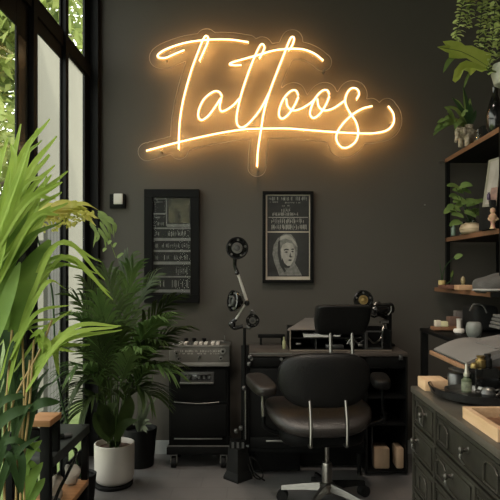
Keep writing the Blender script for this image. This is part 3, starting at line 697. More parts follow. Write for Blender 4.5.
# ------------------------------------------------------------------ drawer cabinet on the right
CXF = .538; CT = .85; CY0, CY1 = .95, 1.955; CXB = 1.05
cab = thing('drawer_cabinet', (.8, 1.45, 0), 'dark grey-green vintage cabinet with many small drawers in the right foreground', 'cabinet')
cabm = mat('cabinet_green_grey', (.0165,.0145,.0105), .40, .1, (.027,.024,.0175), 9, bump=.12, bscale=30)
cabt = mat('cabinet_top_worn', (.050,.043,.034), .4, 0, (.085,.072,.057), 7, bump=.1)
bm = new(); box(bm, CXF+.012, CXB, CY0, CY1-.004, .05, CT-.022, .003); obj('carcass', bm, cabm, cab)
bm = new(); box(bm, CXF-.004, CXB+.005, CY0-.005, CY1+.004, CT-.022, CT, .004); obj('top', bm, cabt, cab, label='worn brownish cabinet top')
bm = new()
box(bm, CXF, CXF+.011, CY1-.022, CY1-.004, .05, CT-.022); 
for z in (.722,.617,.50,.385,.27,.155,.052): box(bm, CXF-.001, CXF+.011, CY0, CY1-.022, z-.005, z+.003)
for z0_, z1_, ys in ((.725,.828,(1.705,1.02)),(.62,.717,(1.715,1.40,1.12)),(.503,.612,(1.715,1.455,1.2)),(.388,.495,(1.715,1.36,1.02)),(.273,.38,(1.715,1.36,1.02))):
    for y in ys: box(bm, CXF, CXF+.011, y-.007, y+.007, z0_, z1_)
obj('face_frame', bm, cabm, cab)
bm = new(); box(bm, CXF+.03, CXB-.02, CY0+.02, CY1-.02, 0, .05); obj('plinth', bm, BLACKM, cab)
def drawer(y0, y1, z0, z1, kind):
    if y1-y0 < .05: return
    bm = new(); box(bm, CXF+.002, CXF+.014, y0+.002, y1-.002, z0+.002, z1-.002, .002); dr = obj('drawer', bm, cabm, cab)
    yc = (y0+y1)/2; zc = (z0+z1)/2; h = (z1-z0)
    bm = new()   # raised panel edge
    for (a,b_,c_,e_) in ((y0+.014,y1-.014,z0+.012,z0+.016),(y0+.014,y1-.014,z1-.016,z1-.012),(y0+.014,y0+.018,z0+.012,z1-.012),(y1-.018,y1-.014,z0+.012,z1-.012)): box(bm, CXF-.002, CXF+.004, a, b_, c_, e_)
    obj('panel_edge', bm, cabm, dr)
    def pull(y):
        bm = new(); p = Vector((CXF+.002, y, zc+.012)); lathe(bm, [(.010,0),(.006,.003),(.005,.012),(.010,.016),(.010,.021),(.006,.025)], n=18, M=Matrix.Translation(p) @ align((-1,0,0)))
        obj('knob', bm, DARKB, dr)
        bm = new(); tube(bm, [p+Vector((-.016,0,-.004)), p+Vector((-.02,0,-.02)), p+Vector((-.010,0,-.036))], .003, n=6); obj('pull_tab', bm, STEEL, dr)
    def plate(y, w=.038):
        bm = new(); zt_ = zc+h*.26; zb = zc-h*.28
        pts = [Vector((CXF-.001, y-w, zb)), Vector((CXF-.001, y-w, zt_-.014))]+[Vector((CXF-.001, y-w*math.cos(a), zt_-.014+.014*math.sin(a))) for a in (PI*.25,PI*.5,PI*.75)]+[Vector((CXF-.001, y+w, zt_-.014)), Vector((CXF-.001, y+w, zb)), Vector((CXF-.001, y-w, zb))]
        tube(bm, pts, .0028, n=6, k=1, sm=False); obj('label_holder', bm, DARKB, dr)
    if isinstance(kind, (list,tuple)):
        for c_, y_ in kind: (plate if c_ == 'p' else pull)(y_)
        return
    if 'p' in kind: plate(yc)
    if 'k' in kind: pull(yc)
    if '2' in kind: plate(yc+(y1-y0)*.28); pull(yc-(y1-y0)*.12); plate(yc-(y1-y0)*.62+.02) if False else None
def row(z0_, z1_, cuts, kinds):
    for (a,b_),k in zip(zip(cuts, cuts[1:]), kinds): drawer(b_+.007, a-.007, z0_, z1_, k)
row(.727,.826,(1.94,1.705,1.02),((('p',1.86),('k',1.80)),(('p',1.63),('k',1.446),('p',1.30),('k',1.14))))
row(.622,.715,(1.94,1.715,1.40,1.12,.96),((('k',1.89),),(('p',1.65),('k',1.56)),'pk',()))
row(.505,.610,(1.94,1.715,1.455,1.2,.96),('p','pk','p','k'))
row(.390,.493,(1.94,1.715,1.36,1.02),('k','pk','k'))
row(.275,.378,(1.94,1.715,1.36,1.02),('k','pk','k'))

# items on cabinet
bm = new(); box(bm, .555,.632,1.86,1.945,CT+.0005,CT+.036,.002)
tag(obj('wooden_block', bm, WOODL), 'small pale wooden block at far corner of the cabinet behind round tray', 'block')
TC = Vector((.722,1.775,CT))
bm = new(); lathe(bm, [(.0,.001),(.148,.001),(.168,.012),(.176,.034),(.171,.034),(.162,.016),(.145,.008),(.0,.008)], TC, 64, cap=False)
tag(obj('round_tray', bm, BLACKG), 'round glossy black tray holding jars and bottles on the cabinet', 'tray')
TZ = CT+.0085
def lth(name, prof, x, y, z, m, label, cat, parent=None, n=28):
    bm = new(); lathe(bm, prof, (x,y,z), n); o = obj(name, bm, m, parent)
    if label: tag(o, label, cat)
    return o
# low silver dish with ink machine head
lth('steel_dish', [(.045,0),(.062,.004),(.066,.02),(.062,.02),(.056,.006)], .655,1.765,TZ,STEEL,'flat round steel dish at the left end of the round tray','dish')
jr = thing('steel_jar', (.66,1.80,TZ), 'squat steel jar with tilted lid, standing behind the flat dish on tray', 'jar')
obj('jar_body', (lambda b_: (lathe(b_, [(.022,.008),(.026,.012),(.026,.052),(.022,.058)], (.655,1.86,TZ-.006), 28), b_)[1])(new()), DSTEEL, jr)
bm = new(); lathe(bm, [(.034,0),(.036,.004),(.03,.008),(.008,.011)], n=28, M=Matrix.Translation((.665,1.855,TZ+.058)) @ Euler((0,math.radians(12),0)).to_matrix().to_4x4()); obj('jar_lid', bm, DSTEEL, jr)
lth('steel_cup', [(.016,.0),(.018,.002),(.019,.03),(.015,.034)], .70,1.71,TZ,STEEL,'tiny steel cup near the front rim of the round tray','cup')
db = thing('dropper_bottle', (.70,1.74,TZ), 'slim bottle with pale label and pointed dropper on the round tray', 'bottle')
bx, by = X(466.5,1.78), 1.78
bm = new(); lathe(bm, [(.014,0),(.0155,.003),(.0155,.045),(.008,.052),(.008,.058)], (bx,by,TZ), 24); obj('bottle_body', bm, mat('green_grey_glass', (.07,.085,.05), .25), db)
bm = new(); lathe(bm, [(.0158,.012),(.0158,.040)], (bx,by,TZ), 24, cap=False); obj('bottle_label', bm, mat('label_pale', (.24,.26,.17), .7, 0, (.08,.09,.06), 70), db)
bm = new(); lathe(bm, [(.0095,.056),(.0095,.066),(.006,.070),(.0045,.092),(.002,.096)], (bx,by,TZ), 20); obj('dropper_cap', bm, mat('pale_metal_cap', (.3,.29,.24), .35, .6), db)
bm = new(); box(bm, X(471,1.84), X(494,1.84), 1.80, 1.87, TZ+.002, TZ+.075, .003)
tag(obj('black_box', bm, clearmat('smoked_glass', (.25,.25,.25), .8)) if False else obj('black_box', bm, BLACKG), 'glossy black box on the tray under the brass pots', 'box')
g = lth('brass_pot', [(.014,0),(.016,.003),(.016,.022),(.011,.026),(.011,.032),(.014,.036)], X(480.5,1.835),1.835,TZ+.0755,GOLD,'brass pot with flared neck on the black box','pot')
lth('brass_jar', [(.011,0),(.012,.003),(.010,.014),(.003,.018)], X(474,1.815),1.815,TZ+.0755,GOLD,'tiny brass jar left of the flared brass pot on the black box','jar')
lth('black_bottle', [(.013,0),(.014,.003),(.014,.026),(.010,.03),(.010,.042)], X(487.5,1.84),1.84,TZ+.0755,BLACKM,'small black bottle right of the brass pot on the black box','bottle')
tp = thing('metal_teapot', (X(488,1.7),1.7,TZ), 'little dark metal pot with two handles at the right of round tray', 'pot')
tx, ty = X(487.5,1.71), 1.71
bm = new(); lathe(bm, [(.014,0),(.022,.006),(.024,.018),(.018,.028),(.006,.031),(.004,.036)], (tx,ty,TZ), 28); obj('pot_body', bm, DSTEEL, tp)
for s in (-1,1):
    bm = new(); tube(bm, [(tx+s*.02,ty,TZ+.008),(tx+s*.034,ty,TZ+.016),(tx+s*.036,ty,TZ+.028),(tx+s*.018,ty,TZ+.024)], .003, n=7); obj('pot_handle', bm, STEEL, tp)
bm = new(); lathe(bm, [(.0,.0),(.075,.0),(.078,.006),(.078,.02),(.074,.02),(.073,.007),(.0,.006)], (.745,1.70,TZ), 40, cap=False)
# square wooden tray
wt = thing('wooden_tray', (.68,1.41,CT), 'square pale wooden tray with raised sides at the front of the cabinet', 'tray')
x0,x1,y0,y1 = .553,.80,1.30,1.52
bm = new()
box(bm,x0,x0+.016,y0,y1,CT+.0005,CT+.032); box(bm,x1-.016,x1,y0,y1,CT+.0005,CT+.032); box(bm,x0+.016,x1-.016,y0,y0+.016,CT+.0005,CT+.032); box(bm,x0+.016,x1-.016,y1-.016,y1,CT+.0005,CT+.032)
obj('tray_side', bm, WOODL, wt, False, bevel=.001)
bm = new(); box(bm,x0+.016,x1-.016,y0+.016,y1-.016,CT+.0005,CT+.006); obj('tray_bottom', bm, WALNUT, wt, False)
lth('ashtray_bowl', [(.045,0),(.062,.008),(.066,.02),(.060,.02),(.040,.008)], .68,1.42,CT+.0065,DSTEEL,'shallow round dark metal bowl lying in the square wooden tray','bowl')
bm = new(); tube(bm, [(.62,1.43,CT+.029),(.69,1.44,CT+.031),(.73,1.41,CT+.030)], .003, n=6); tag(obj('steel_tool', bm, STEEL), 'thin steel tool laid across the dark bowl in the wooden tray', 'tool')
# low wooden plank corner near cabinet base (bright edge at picture bottom)
bm = new(); box(bm, .42,.52,2.62,2.70,.0005,.02,.002)
bm.free()
bm = new(); prism(bm, [(.41,2.63,.0),(.545,2.74,.0),(.555,2.73,.0),(.42,2.615,.0)], (0,0,.012)); bm.free()
bm = new(); box(bm, .40,.56,2.80,2.82,.0008,.012,.001, M=None)
tag(obj('wood_strip', bm, mat('pale_strip', (.55,.46,.30), .6)), 'thin pale wooden strip on the floor beside the drawer cabinet', 'strip')

# book table behind cabinet
bt = thing('book_table', (1.05,2.15,0), 'small wooden-topped table behind the drawer cabinet carrying the open books', 'table')
bm = new(); box(bm, .708,1.35,1.925,2.315,.906,.922,.002); obj('table_top', bm, mat('brown_board', (.20,.10,.05), .55, 0, (.28,.15,.08), 6, stretch=(1,9,9)), bt)
for (x,y) in ((1.31,2.00),(1.31,2.28),(1.09,2.00),(1.09,2.28)):
    bm = new(); box(bm, x-.02,x+.02,y-.02,y+.02,0,.905,.002); obj('leg', bm, BLACK, bt)
bm = new(); box(bm, .86,1.33,1.98,2.30,.870,.9055); obj('apron', bm, BLACK, bt)
# open book
bk = thing('open_book', (.9,2.15,.896), 'large open book with blank grey pages lying on the wooden table edge', 'book')
BZ = .9225
bm = new()
def page(bm, x0, x1, y0, y1, zf_, th):
    N=12; rows=[]
    for i in range(N+1):
        u=i/N; x=x0+(x1-x0)*u; z=zf_(u)
        rows.append([bm.verts.new((x,y0,z)),bm.verts.new((x,y1,z)),bm.verts.new((x,y1,z-th(u))),bm.verts.new((x,y0,z-th(u)))])
    for a,b_ in zip(rows,rows[1:]):
        for j in range(4): bm.faces.new((a[j],a[(j+1)%4],b_[(j+1)%4],b_[j]))
    bm.faces.new(rows[0]); bm.faces.new(rows[-1])
page(bm, .722,.89,1.945,2.30, lambda u: BZ+.008+.046*math.sin(u*PI*.6), lambda u: .005+.044*math.sin(u*PI*.6))
page(bm, .8905,1.12,1.945,2.30, lambda u: BZ+.052+.008*math.sin(u*PI)-.03*u, lambda u: .048+.008*math.sin(u*PI)-.03*u)
obj('pages', bm, PAPERG, bk, True)
bm = new(); box(bm, .716,1.13,1.94,2.306,BZ,BZ+.0025); obj('cover', bm, INKD, bk)
# second, darker book standing open in front / right
b2 = thing('draped_magazine', (.98,2.0,.896), 'dark grey magazine slumped open in front of the large book', 'magazine')
bm = new(); 
page(bm, .73,1.05,1.72,1.77, lambda u: BZ+.004+.066*math.sin(min(1,u*1.15)*PI*.5), lambda u: .004+.06*math.sin(min(1,u*1.15)*PI*.5))
Mx = Matrix.Translation((0,.155,.004))
bmesh.ops.transform(bm, matrix=Mx, verts=list(bm.verts)); obj('sheets', bm, mat('charcoal_cover', (.05,.048,.048), .6, 0, (.065,.062,.06), 5), b2)
bm = new(); page(bm, .80,.90,2.1,2.14, lambda u: BZ+.05+.03*u, lambda u:.004); bmesh.ops.transform(bm, matrix=Mx, verts=list(bm.verts)); bm.free()
# loose pages raised on the right
bm = new()
for k,(x0_,y0_,h_) in enumerate(((.83,2.06,.045),(.88,2.16,.075))):
    page(bm, x0_, x0_+.25, y0_-.09, y0_+.09, lambda u,h_=h_: BZ+.055+h_*.35*math.sin(u*PI*.6), lambda u: .003)
tag(obj('loose_sheets', bm, PAPERG), 'curled grey sheets lying over the right page of open book', 'paper')
bm = new()
for k in range(4): box(bm, .955+.005*k, 1.17, 2.22, 2.33, BZ+.092+k*.014, BZ+.104+k*.014, .004)
tag(obj('folded_cloth', bm, CLOTHG), 'folded grey cloths stacked behind the open book, below grey hat', 'cloth')
lth('stoneware_cup', [(.022,0),(.034,.012),(.040,.035),(.040,.055),(.034,.075),(.028,.08)], X(474,2.9),2.9,.9055,GREYC,'rounded grey stoneware cup without handle on the black side table','cup')

# black side table near the wall
st = thing('side_table', (1.3,3.3,0), 'black metal side table standing under the wall shelves behind the books', 'table')
SX0, SX1, SY0, SY1 = .995, 1.62, 2.86, 3.42
SZ = .905
SX0 = X(423,3.35)
bm = new(); box(bm, SX0,SX1,2.8,3.42,SZ-.02,SZ,.003); obj('table_top', bm, BLACK, st)
for (x,y) in ((SX0+.02,3.39),(SX1-.02,3.39),(SX0+.02,2.83),(SX1-.02,2.83)):
    bm = new(); box(bm, x-.018,x+.018,y-.018,y+.018,0,SZ-.021); obj('leg', bm, BLACK, st)
bm = new(); box(bm, SX0+.04,SX1-.04,3.38,3.4,.3,.33); box(bm, SX0+.04,SX1-.04,2.82,2.84,.3,.33); obj('crossbar', bm, BLACK, st)
def small(name, px, d, w, dp, h, z, m, label, cat, r=.003):
    x = X(px,d); bm = new(); box(bm, x-w/2,x+w/2,d-dp/2,d+dp/2,z+.0005,z+h,r); return tag(obj(name, bm, m), label, cat)
small('glass_sheet', 440,3.3,.10,.08,.004,SZ,STEEL,'flat silver slip at the left corner of the black side table','sheet',0)
small('wooden_tray_small' if False else 'wooden_stand', 445,3.25,.15,.07,.020,SZ+.002 if False else SZ+.0045,WALNUT,'low brown wooden stand on the side table holding two little boxes','stand')
small('card_box', 437.5,3.24,.03,.04,.036,SZ+.0205+.0045,CREAM,'tiny patterned cream box, left one on the wooden stand','box')
small('soap_bar', 443.5,3.24,.042,.04,.03,SZ+.0205+.0045,mat('soap_cream',(.5,.46,.28),.5),'pale yellow soap bar, right one on the wooden stand','soap')
small('brown_box', 453,3.32,.06,.06,.075,SZ,mat('brown_card',(.09,.05,.035),.7),'upright brown box on the side table left of white jar','box')
small('grey_box', 460.5,3.38,.07,.05,.105,SZ,mat('dull_card',(.07,.06,.055),.8),'taller grey-brown box behind the small white jar','box')
lth('white_jar', [(.02,0),(.028,.006),(.030,.018),(.026,.026),(.012,.028),(.013,.075),(.016,.08)], X(459,3.1),3.1,SZ+.0005,WHITEC,'small white jar with grey neck on side table left of cup','jar')
bgm = thing('black_bag', (X(477,3.3),3.3,SZ), 'black rounded case with grey handle on side table behind cup', 'case')
bm = new(); sup(bm, (X(478,3.28),3.25,SZ+.075), (.075,.10,.0745), .35,.35,36,18); obj('case_body', bm, BLACKM, bgm)
bm = new(); tube(bm, [(X(469,3.15),3.14,SZ+.12),(X(473,3.15),3.14,SZ+.155),(X(482,3.15),3.14,SZ+.15),(X(486,3.15),3.14,SZ+.11)], .005, n=7); obj('case_handle', bm, CLOTHG, bgm)

# ------------------------------------------------------------------ wall shelving
SHX = 1.286
sh = thing('shelving_unit', (1.48,3.45,0), 'tall black steel shelving with brown boards along the right wall', 'shelves')
for (x,y) in ((SHX+.012,3.84),(1.64,3.84),(SHX+.012,2.99),(1.64,2.99)):
    bm = new(); box(bm, x-.012,x+.012,y-.014,y+.014,1.109,1.99 if y > 3.5 else 2.02); obj('upright', bm, BLACK, sh)
bm = new(); 
for (z, xf_) in ((2.005,SHX),(1.47,SHX),(1.137,1.215)):
    bm = new(); box(bm, xf_+.004,1.675,2.95,3.86,z-.028,z-.001,.001); s_ = obj('shelf', bm, BLACKM, sh)
    bm = new(); box(bm, xf_,xf_+.0035,2.95,3.86,z-.027,z); box(bm, xf_+.0035,1.675,2.951,3.859,z-.001,z); obj('shelf_veneer', bm, WALNUT, s_, False, label='brown wood veneer')
bm = new(); tube(bm, [(1.29,3.87,1.99),(1.25,3.87,1.985)], .006, n=6); obj('bracket', bm, STEEL, sh)
bm = new(); box(bm, 1.655,1.672,3.0,3.84,1.14,1.97); obj('back_panel', bm, BLACKM, sh)

# shelf items ---- top shelf: elephant-shaped planter
S1 = 2.0055; S2 = 1.4705; S3 = 1.1375
el = thing('elephant_planter', (1.36,3.56,S1), 'cream carved elephant-shaped planter on the top shelf with spiky plant', 'planter')
carve = mat('carved_cream', (.22,.17,.11), .7, 0, (.50,.43,.33), 60, bump=.8, bscale=90)
ex, ey = X(463,3.5), 3.5
bm = new()
ME = Matrix.Rotation(math.radians(35), 4, 'Z')
verts = {'hip':(.055,0,.075,.036),'mid':(0,0,.082,.042),'sho':(-.04,0,.08,.036),'head':(-.082,0,.090,.028),'tr1':(-.105,0,.07,.013),'tr2':(-.112,0,.04,.010),'tr3':(-.122,0,.018,.008)}
def chain(ps, n=12):
    P = [Vector(p[:3]) for p in ps]; rr = [p[3] for p in ps]
    # swept variable-radius body
    rings=[]; Q=spline(P,5); 
    for i,q in enumerate(Q):
        u=i/(len(Q)-1)*(len(P)-1); k=min(int(u),len(P)-2); r=rr[k]+(rr[k+1]-rr[k])*(u-k)
        t=(Q[min(i+1,len(Q)-1)]-Q[max(i-1,0)]).normalized(); a=Vector((0,1,0)); b_=t.cross(a).normalized()
        rings.append([bm.verts.new(q+(a*math.cos(2*PI*j/n)+b_*math.sin(2*PI*j/n))*r) for j in range(n)])
    for r1,r2 in zip(rings,rings[1:]):
        for j in range(n): bm.faces.new((r1[j],r1[(j+1)%n],r2[(j+1)%n],r2[j]))
    bm.faces.new(rings[0]); bm.faces.new(rings[-1])
chain([(.085,0,.07,.018),verts['hip'],verts['mid'],verts['sho'],verts['head'],(-.10,0,.085,.02)])
chain([(-.09,0,.09,.018),verts['tr1'],verts['tr2'],verts['tr3']])
for (lx,ly) in ((.055,.022),(.055,-.022),(-.04,.022),(-.04,-.022)):
    lathe(bm, [(.015,0),(.0145,.03),(.019,.07)], (lx,ly,0), 14)
lathe(bm, [(.028,.11),(.032,.135),(.028,.135),(.024,.118)], (.0,0,0), 20)
for s in (-1,1): sup(bm, (-.07,s*.03,.085), (.018,.005,.024), .8,.8,14,8)
bmesh.ops.transform(bm, matrix=Matrix.Translation((ex+.03,ey+.0,S1)) @ ME, verts=list(bm.verts))
obj('planter_body', bm, carve, el)
LP1 = leafmat('leaf_shelf', (.10,.16,.045), (.20,.28,.08), 10, .3)
LDK = leafmat('leaf_dark', (.022,.045,.018), (.045,.085,.03), 10, .25)
LBR = leafmat('leaf_bright', (.38,.47,.09), (.52,.60,.16), 9, .35)
bp_ = Vector((ex+.03,ey,S1+.12)); rr_ = random.Random(11)
bm = new()
for (px,py,dd,w) in ((444,107,3.4,.012),(433,134,3.35,.012),(455,128,3.4,.013),(440,127,3.35,.012),(452,98,3.5,.010),(476,112,3.5,.010),(463,85,3.5,.008),(470,98,3.6,.012)):
    e = at(px,py,dd); m = (bp_+e)/2+Vector((0,0,.045 if px<458 else .0)); blade(bm, [bp_,m,e], w*1.4, nrm=(0,-1,.5), k=5)
for (ax,ay,bx_,by_) in ((455,122,444,107),(452,118,443,121),(452,122,441,129),(448,122,437,123),(445,124,434,131),(447,123,433,136),(455,122,455,130),(450,119,447,112),(462,116,468,112)):
    a = at(ax,ay,3.4); b_ = at(bx_,by_,3.36); blade(bm, [a,(a+b_)/2+Vector((0,-.01,.012)),b_], .0135, nrm=(0,-1,.4), k=3)
obj('foliage', bm, LP1, el)
bm = new()
for (px,py,w) in ((463,86,.012),(452,97,.016),(470,103,.018),(476,110,.014),(458,104,.016)):
    e = at(px,py,3.48); blade(bm, [bp_,(bp_+e)/2+Vector((.01,0,.01)),e], w, nrm=(0.2,-1,.2), k=5)
obj('dark_leaf', bm, LDK, el)
lth('glass_vial', [(.012,0),(.013,.004),(.013,.05),(.008,.056),(.008,.07)], X(478,3.35),3.35,S1,clearmat('vial_glass',(.75,.75,.7),.9),'small clear glass vial beside the elephant planter on top shelf','bottle')
lth('black_vase', [(.03,0),(.045,.03),(.048,.10),(.03,.17),(.016,.21),(.018,.25)], X(491,3.12)+.03,3.14,S1,BLACKG,'tall black vase at the right end of the top shelf','vase')
small('black_canister', 486,3.4,.07,.07,.10,S1,BLACKM,'short black canister behind the glass vial on top shelf','canister')

# middle shelf
pp = thing('potted_vine', (X(470,3.5),3.5,S2), 'leafy green plant in squat tan pot on the middle shelf', 'potted plant')
px_, py_ = X(471,3.45), 3.45
bm = new(); lathe(bm, [(.045,0),(.062,.012),(.068,.032),(.058,.055),(.035,.066),(.032,.06)], (px_,py_,S2), 32); obj('pot', bm, mat('tan_stoneware',(.44,.33,.21),.6,0,(.52,.41,.28),10), pp)
bm = new(); c0 = Vector((px_-.005,py_,S2+.06)); rr_ = random.Random(4)
stems = [(456,188),(462,187),(457,196),(452,204),(449,210),(462,203),(468,203),(474,202),(478,199),(455,215),(458,222),(480,210),(466,213),(473,211)]
for (sx_,sy_) in stems:
    e = at(sx_,sy_,3.45+rr_.uniform(-.06,.05)); tube(bm, [c0,(c0+e)/2+Vector((0,0,.02)),e], .0018, n=5)
obj('stem', bm, LDK, pp)
bm = new()
for i,(sx_,sy_) in enumerate(stems):
    for k in range(2 if i>1 else 3):
        e = at(sx_+rr_.uniform(-2,2),sy_+rr_.uniform(-2,3),3.43+rr_.uniform(-.05,.05)); dv_ = Vector((rr_.choice((-1,1))*rr_.uniform(.5,1),-.3,rr_.uniform(-.5,.15))).normalized()*rr_.uniform(.045,.065)
        blade(bm, [e-dv_*.3,e+dv_*.35+Vector((0,0,.006)),e+dv_], .020, nrm=(0,-.8,.7), k=3, prof=lambda u: max(.05,math.sin(PI*min(1,u*.9+.08))**.6))
obj('foliage', bm, LP1, pp)
lth('black_jar', [(.022,0),(.023,.004),(.023,.07),(.020,.075)], X(460,3.55),3.5,S2,BLACKG,'black jar left of the tan plant pot on middle shelf','jar')
lth('green_glass_bottle', [(.014,0),(.015,.004),(.015,.045),(.007,.055),(.007,.07)], X(453.5,3.6),3.6,S2,mat('green_glass',(.12,.17,.13),.2),'pale green bottle nearest the wall on middle shelf','bottle')
lth('clear_neck_bottle', [(.016,0),(.016,.085),(.007,.10),(.007,.12)], X(474.5,3.56),3.57,S2,clearmat('bottle_glass',(.72,.76,.7),.9),'clear glass bottle standing behind the tan plant pot','bottle')
small('black_box', 487.3,3.12,.03,.16,.155,S2,BLACKM,'narrow black box under the leaning picture on middle shelf','box')
lp = thing('leaning_picture', (X(491,3.1),3.1,S2+.155), 'faded pale picture in thin frame leaning on the middle shelf', 'picture')
q = [at(489.5,160,3.16), at(500.5,156.5,3.12), at(496.5,206,3.04), at(483,207,3.07)]
bm = new(); prism(bm, q, (0.0,.012,.0)); obj('picture_frame', bm, mat('thin_frame',(.16,.15,.11),.6), lp, False)
def lerp4(u,v): return (q[0]*(1-u)+q[1]*u)*(1-v)+(q[3]*(1-u)+q[2]*u)*v
bm = new(); prism(bm, [lerp4(.14,.05)+Vector((0,-.002,0)),lerp4(.95,.05)+Vector((0,-.002,0)),lerp4(.95,.95)+Vector((0,-.002,0)),lerp4(.14,.95)+Vector((0,-.002,0))], (0,.002,0)); obj('picture_sheet', bm, mat('faded_print',(.22,.20,.17),.7,0,(.33,.30,.26),9), lp, False)
bm = new(); prism(bm, [lerp4(.45,.62)+Vector((0,-.004,0)),lerp4(.95,.62)+Vector((0,-.004,0)),lerp4(.95,.93)+Vector((0,-.004,0)),lerp4(.35,.93)+Vector((0,-.004,0))], (0,.002,0)); obj('picture_patch', bm, mat('pink_patch',(.30,.17,.13),.7,0,(.16,.10,.08),40), lp, False)
small('book_stack', 497,3.08,.10,.12,.10,S2,mat('stack_brown',(.16,.08,.06),.7),'small reddish box at the right end of middle shelf','box') if False else None
fg = thing('ceramic_figurine', (X(493.5,3.02),3.02,S2), 'small pink and cream ceramic figurine at right end of middle shelf', 'figurine')
fm = mat('painted_ceramic',(.42,.34,.17),.5,0,(.42,.18,.14),45)
bm = new(); fx = X(492.8,3.04); lathe(bm, [(.018,0),(.012,.01),(.010,.03),(.019,.05),(.021,.07),(.010,.082),(.015,.095),(.012,.108),(.003,.113)], (fx,3.04,S2), 20); obj('figure_body', bm, fm, fg)
bm = new(); tube(bm, [(fx-.015,3.04,S2+.065),(fx-.026,3.03,S2+.05),(fx-.012,3.02,S2+.04)], .005, n=7); tube(bm, [(fx+.015,3.04,S2+.065),(fx+.024,3.03,S2+.05),(fx+.008,3.02,S2+.045)], .005, n=7); obj('figure_arm', bm, fm, fg)
lth('purple_bottle', [(.008,0),(.009,.002),(.009,.028),(.005,.033),(.005,.040)], X(489.5,3.04),3.05,S2+.1555,mat('purple_glass',(.04,.02,.05),.2),'tiny dark purple bottle in front of the leaning picture','bottle')

# lower shelf
sp = thing('sprout_pot', (X(441,3.7),3.7,S3), 'small yellow pot with one long-stemmed leaf on lower shelf', 'potted plant')
yx, yy_ = X(442,3.62), 3.62
bm = new(); lathe(bm, [(.018,0),(.022,.005),(.023,.05),(.019,.05),(.018,.04)], (yx,yy_,S3), 22); obj('pot', bm, mat('yellow_pot',(.42,.32,.13),.6), sp)
bm = new(); c0=Vector((yx,yy_,S3+.04))
for (a_,b_,c_) in (((444,270),(449,262),(455,258)),((441,272),(440,265),(439,262)),((448,283),(453,277),(453,271))): tube(bm, [c0]+[at(*v,3.6) for v in (a_,b_,c_)], .0028, n=6)
obj('stem', bm, LDK, sp)
bm = new(); a=at(454.5,258.5,3.6); b_=at(463,255,3.58); blade(bm,[a,(a+b_)/2+Vector((0,0,.004)),b_],.018,nrm=(0,-1,.6),k=4); obj('leaf', bm, LP1, sp); bm = new(); a=at(451,277,3.6); b_=at(453,270,3.58); blade(bm,[a,(a+b_)/2,b_],.008,nrm=(0,-1,.6),k=3)
obj('leaf', bm, LP1, sp)
small('wooden_book', 452,3.5,.11,.2,.022,S3,mat('brown_cover',(.10,.04,.025),.6),'flat dark brown book on the lower shelf behind tan box','book')
small('tan_box', 465,3.25,.10,.08,.028,S3,mat('tan_box_card',(.34,.19,.10),.7,0,(.42,.25,.14),8),'low tan wooden box at the front of the lower shelf','box')
lth('amber_figure', [(.010,0),(.013,.01),(.009,.03),(.014,.045),(.012,.065),(.004,.075)], X(463,3.5),3.5,S3+.0005,mat('amber_glass',(.22,.17,.08),.3),'amber glass ornament on the lower shelf behind the tan box','ornament')
cp = thing('fabric_hat', (X(487,3.02),3.05,S3), 'grey fabric hat with pale brim resting on the lower shelf end', 'hat')
cxp = 1.245
bm = new(); sup(bm, (cxp+.03,3.06,S3+.035), (.10,.09,.055), .8,.8,36,18, fn=lambda v: Vector((v.x, v.y, max(v.z,-.034)+ .012*math.sin(v.x*30)))); obj('crown', bm, CLOTHG, cp)
bm = new(); sup(bm, (cxp-.005,3.0,S3+.008), (.095,.075,.007), .6,.9,36,10); obj('brim', bm, mat('pale_brim',(.26,.255,.24),.8), cp)

# ------------------------------------------------------------------ hanging plants top right
hf = thing('hanging_fern', at(478,-60,3.1), 'trailing green fern hanging in strands at the top right corner', 'fern')
bm = new(); lathe(bm, [(.06,0),(.10,.03),(.11,.12),(.10,.12),(.09,.05)], at(488,-72,3.05), 32); obj('hanging_pot', bm, WHITEC, hf)
bm = new(); c_ = at(488,-72,3.05)
for a in (0,2*PI/3,4*PI/3): tube(bm, [c_+Vector((.1*math.cos(a),.1*math.sin(a),.115)), Vector((c_.x,c_.y,H))], .002, n=5, sm=False)
obj('hanger', bm, BLACK, hf)
vine = [((474,-50),(462,5),(455,42)),((478,-50),(470,5),(466,28)),((484,-50),(484,10),(477,52)),((488,-50),(490,5),(484,50)),((494,-50),(498,10),(488,75)),((498,-50),(503,5),(496,60))]
rr_ = random.Random(3); bm = new(); bms = new()
for vi,(a,b_,c_) in enumerate(vine):
    dz_ = 3.0+.05*(vi%4); A_,B_,C_ = [at(*v,dz_) for v in (a,b_,c_)]
    tube(bms, [bez(A_,B_,C_,i/8) for i in range(9)], .002, n=5, k=1, sm=False)
    n_ = 24
    for i in range(n_):
        t=.3+.7*i/(n_-1); p=bez(A_,B_,C_,t)
        sz = .040*(1-.45*t) if vi not in (5,) else .03
        for s in (-1,1):
            e=p+Vector((s*sz*rr_.uniform(.5,1.35), -rr_.uniform(-.01,.04), -rr_.uniform(-.012,.026))); blade(bm,[p,(p+e)/2+Vector((0,0,.004)),e],sz*rr_.uniform(.24,.4),nrm=(rr_.uniform(-.5,.5),-.8,.7),k=2, prof=lambda u: max(.1,math.sin(PI*min(1,u*.85+.12))**.5))
obj('stem', bms, LDK, hf); obj('foliage', bm, LBR if False else leafmat('fern_leaf',(.30,.38,.11),(.46,.54,.20),12,.3), hf)
lb = thing('staghorn_plant', at(496,75,3.05), 'broad lobed bright green leaf growing from a white hanging pot', 'plant')
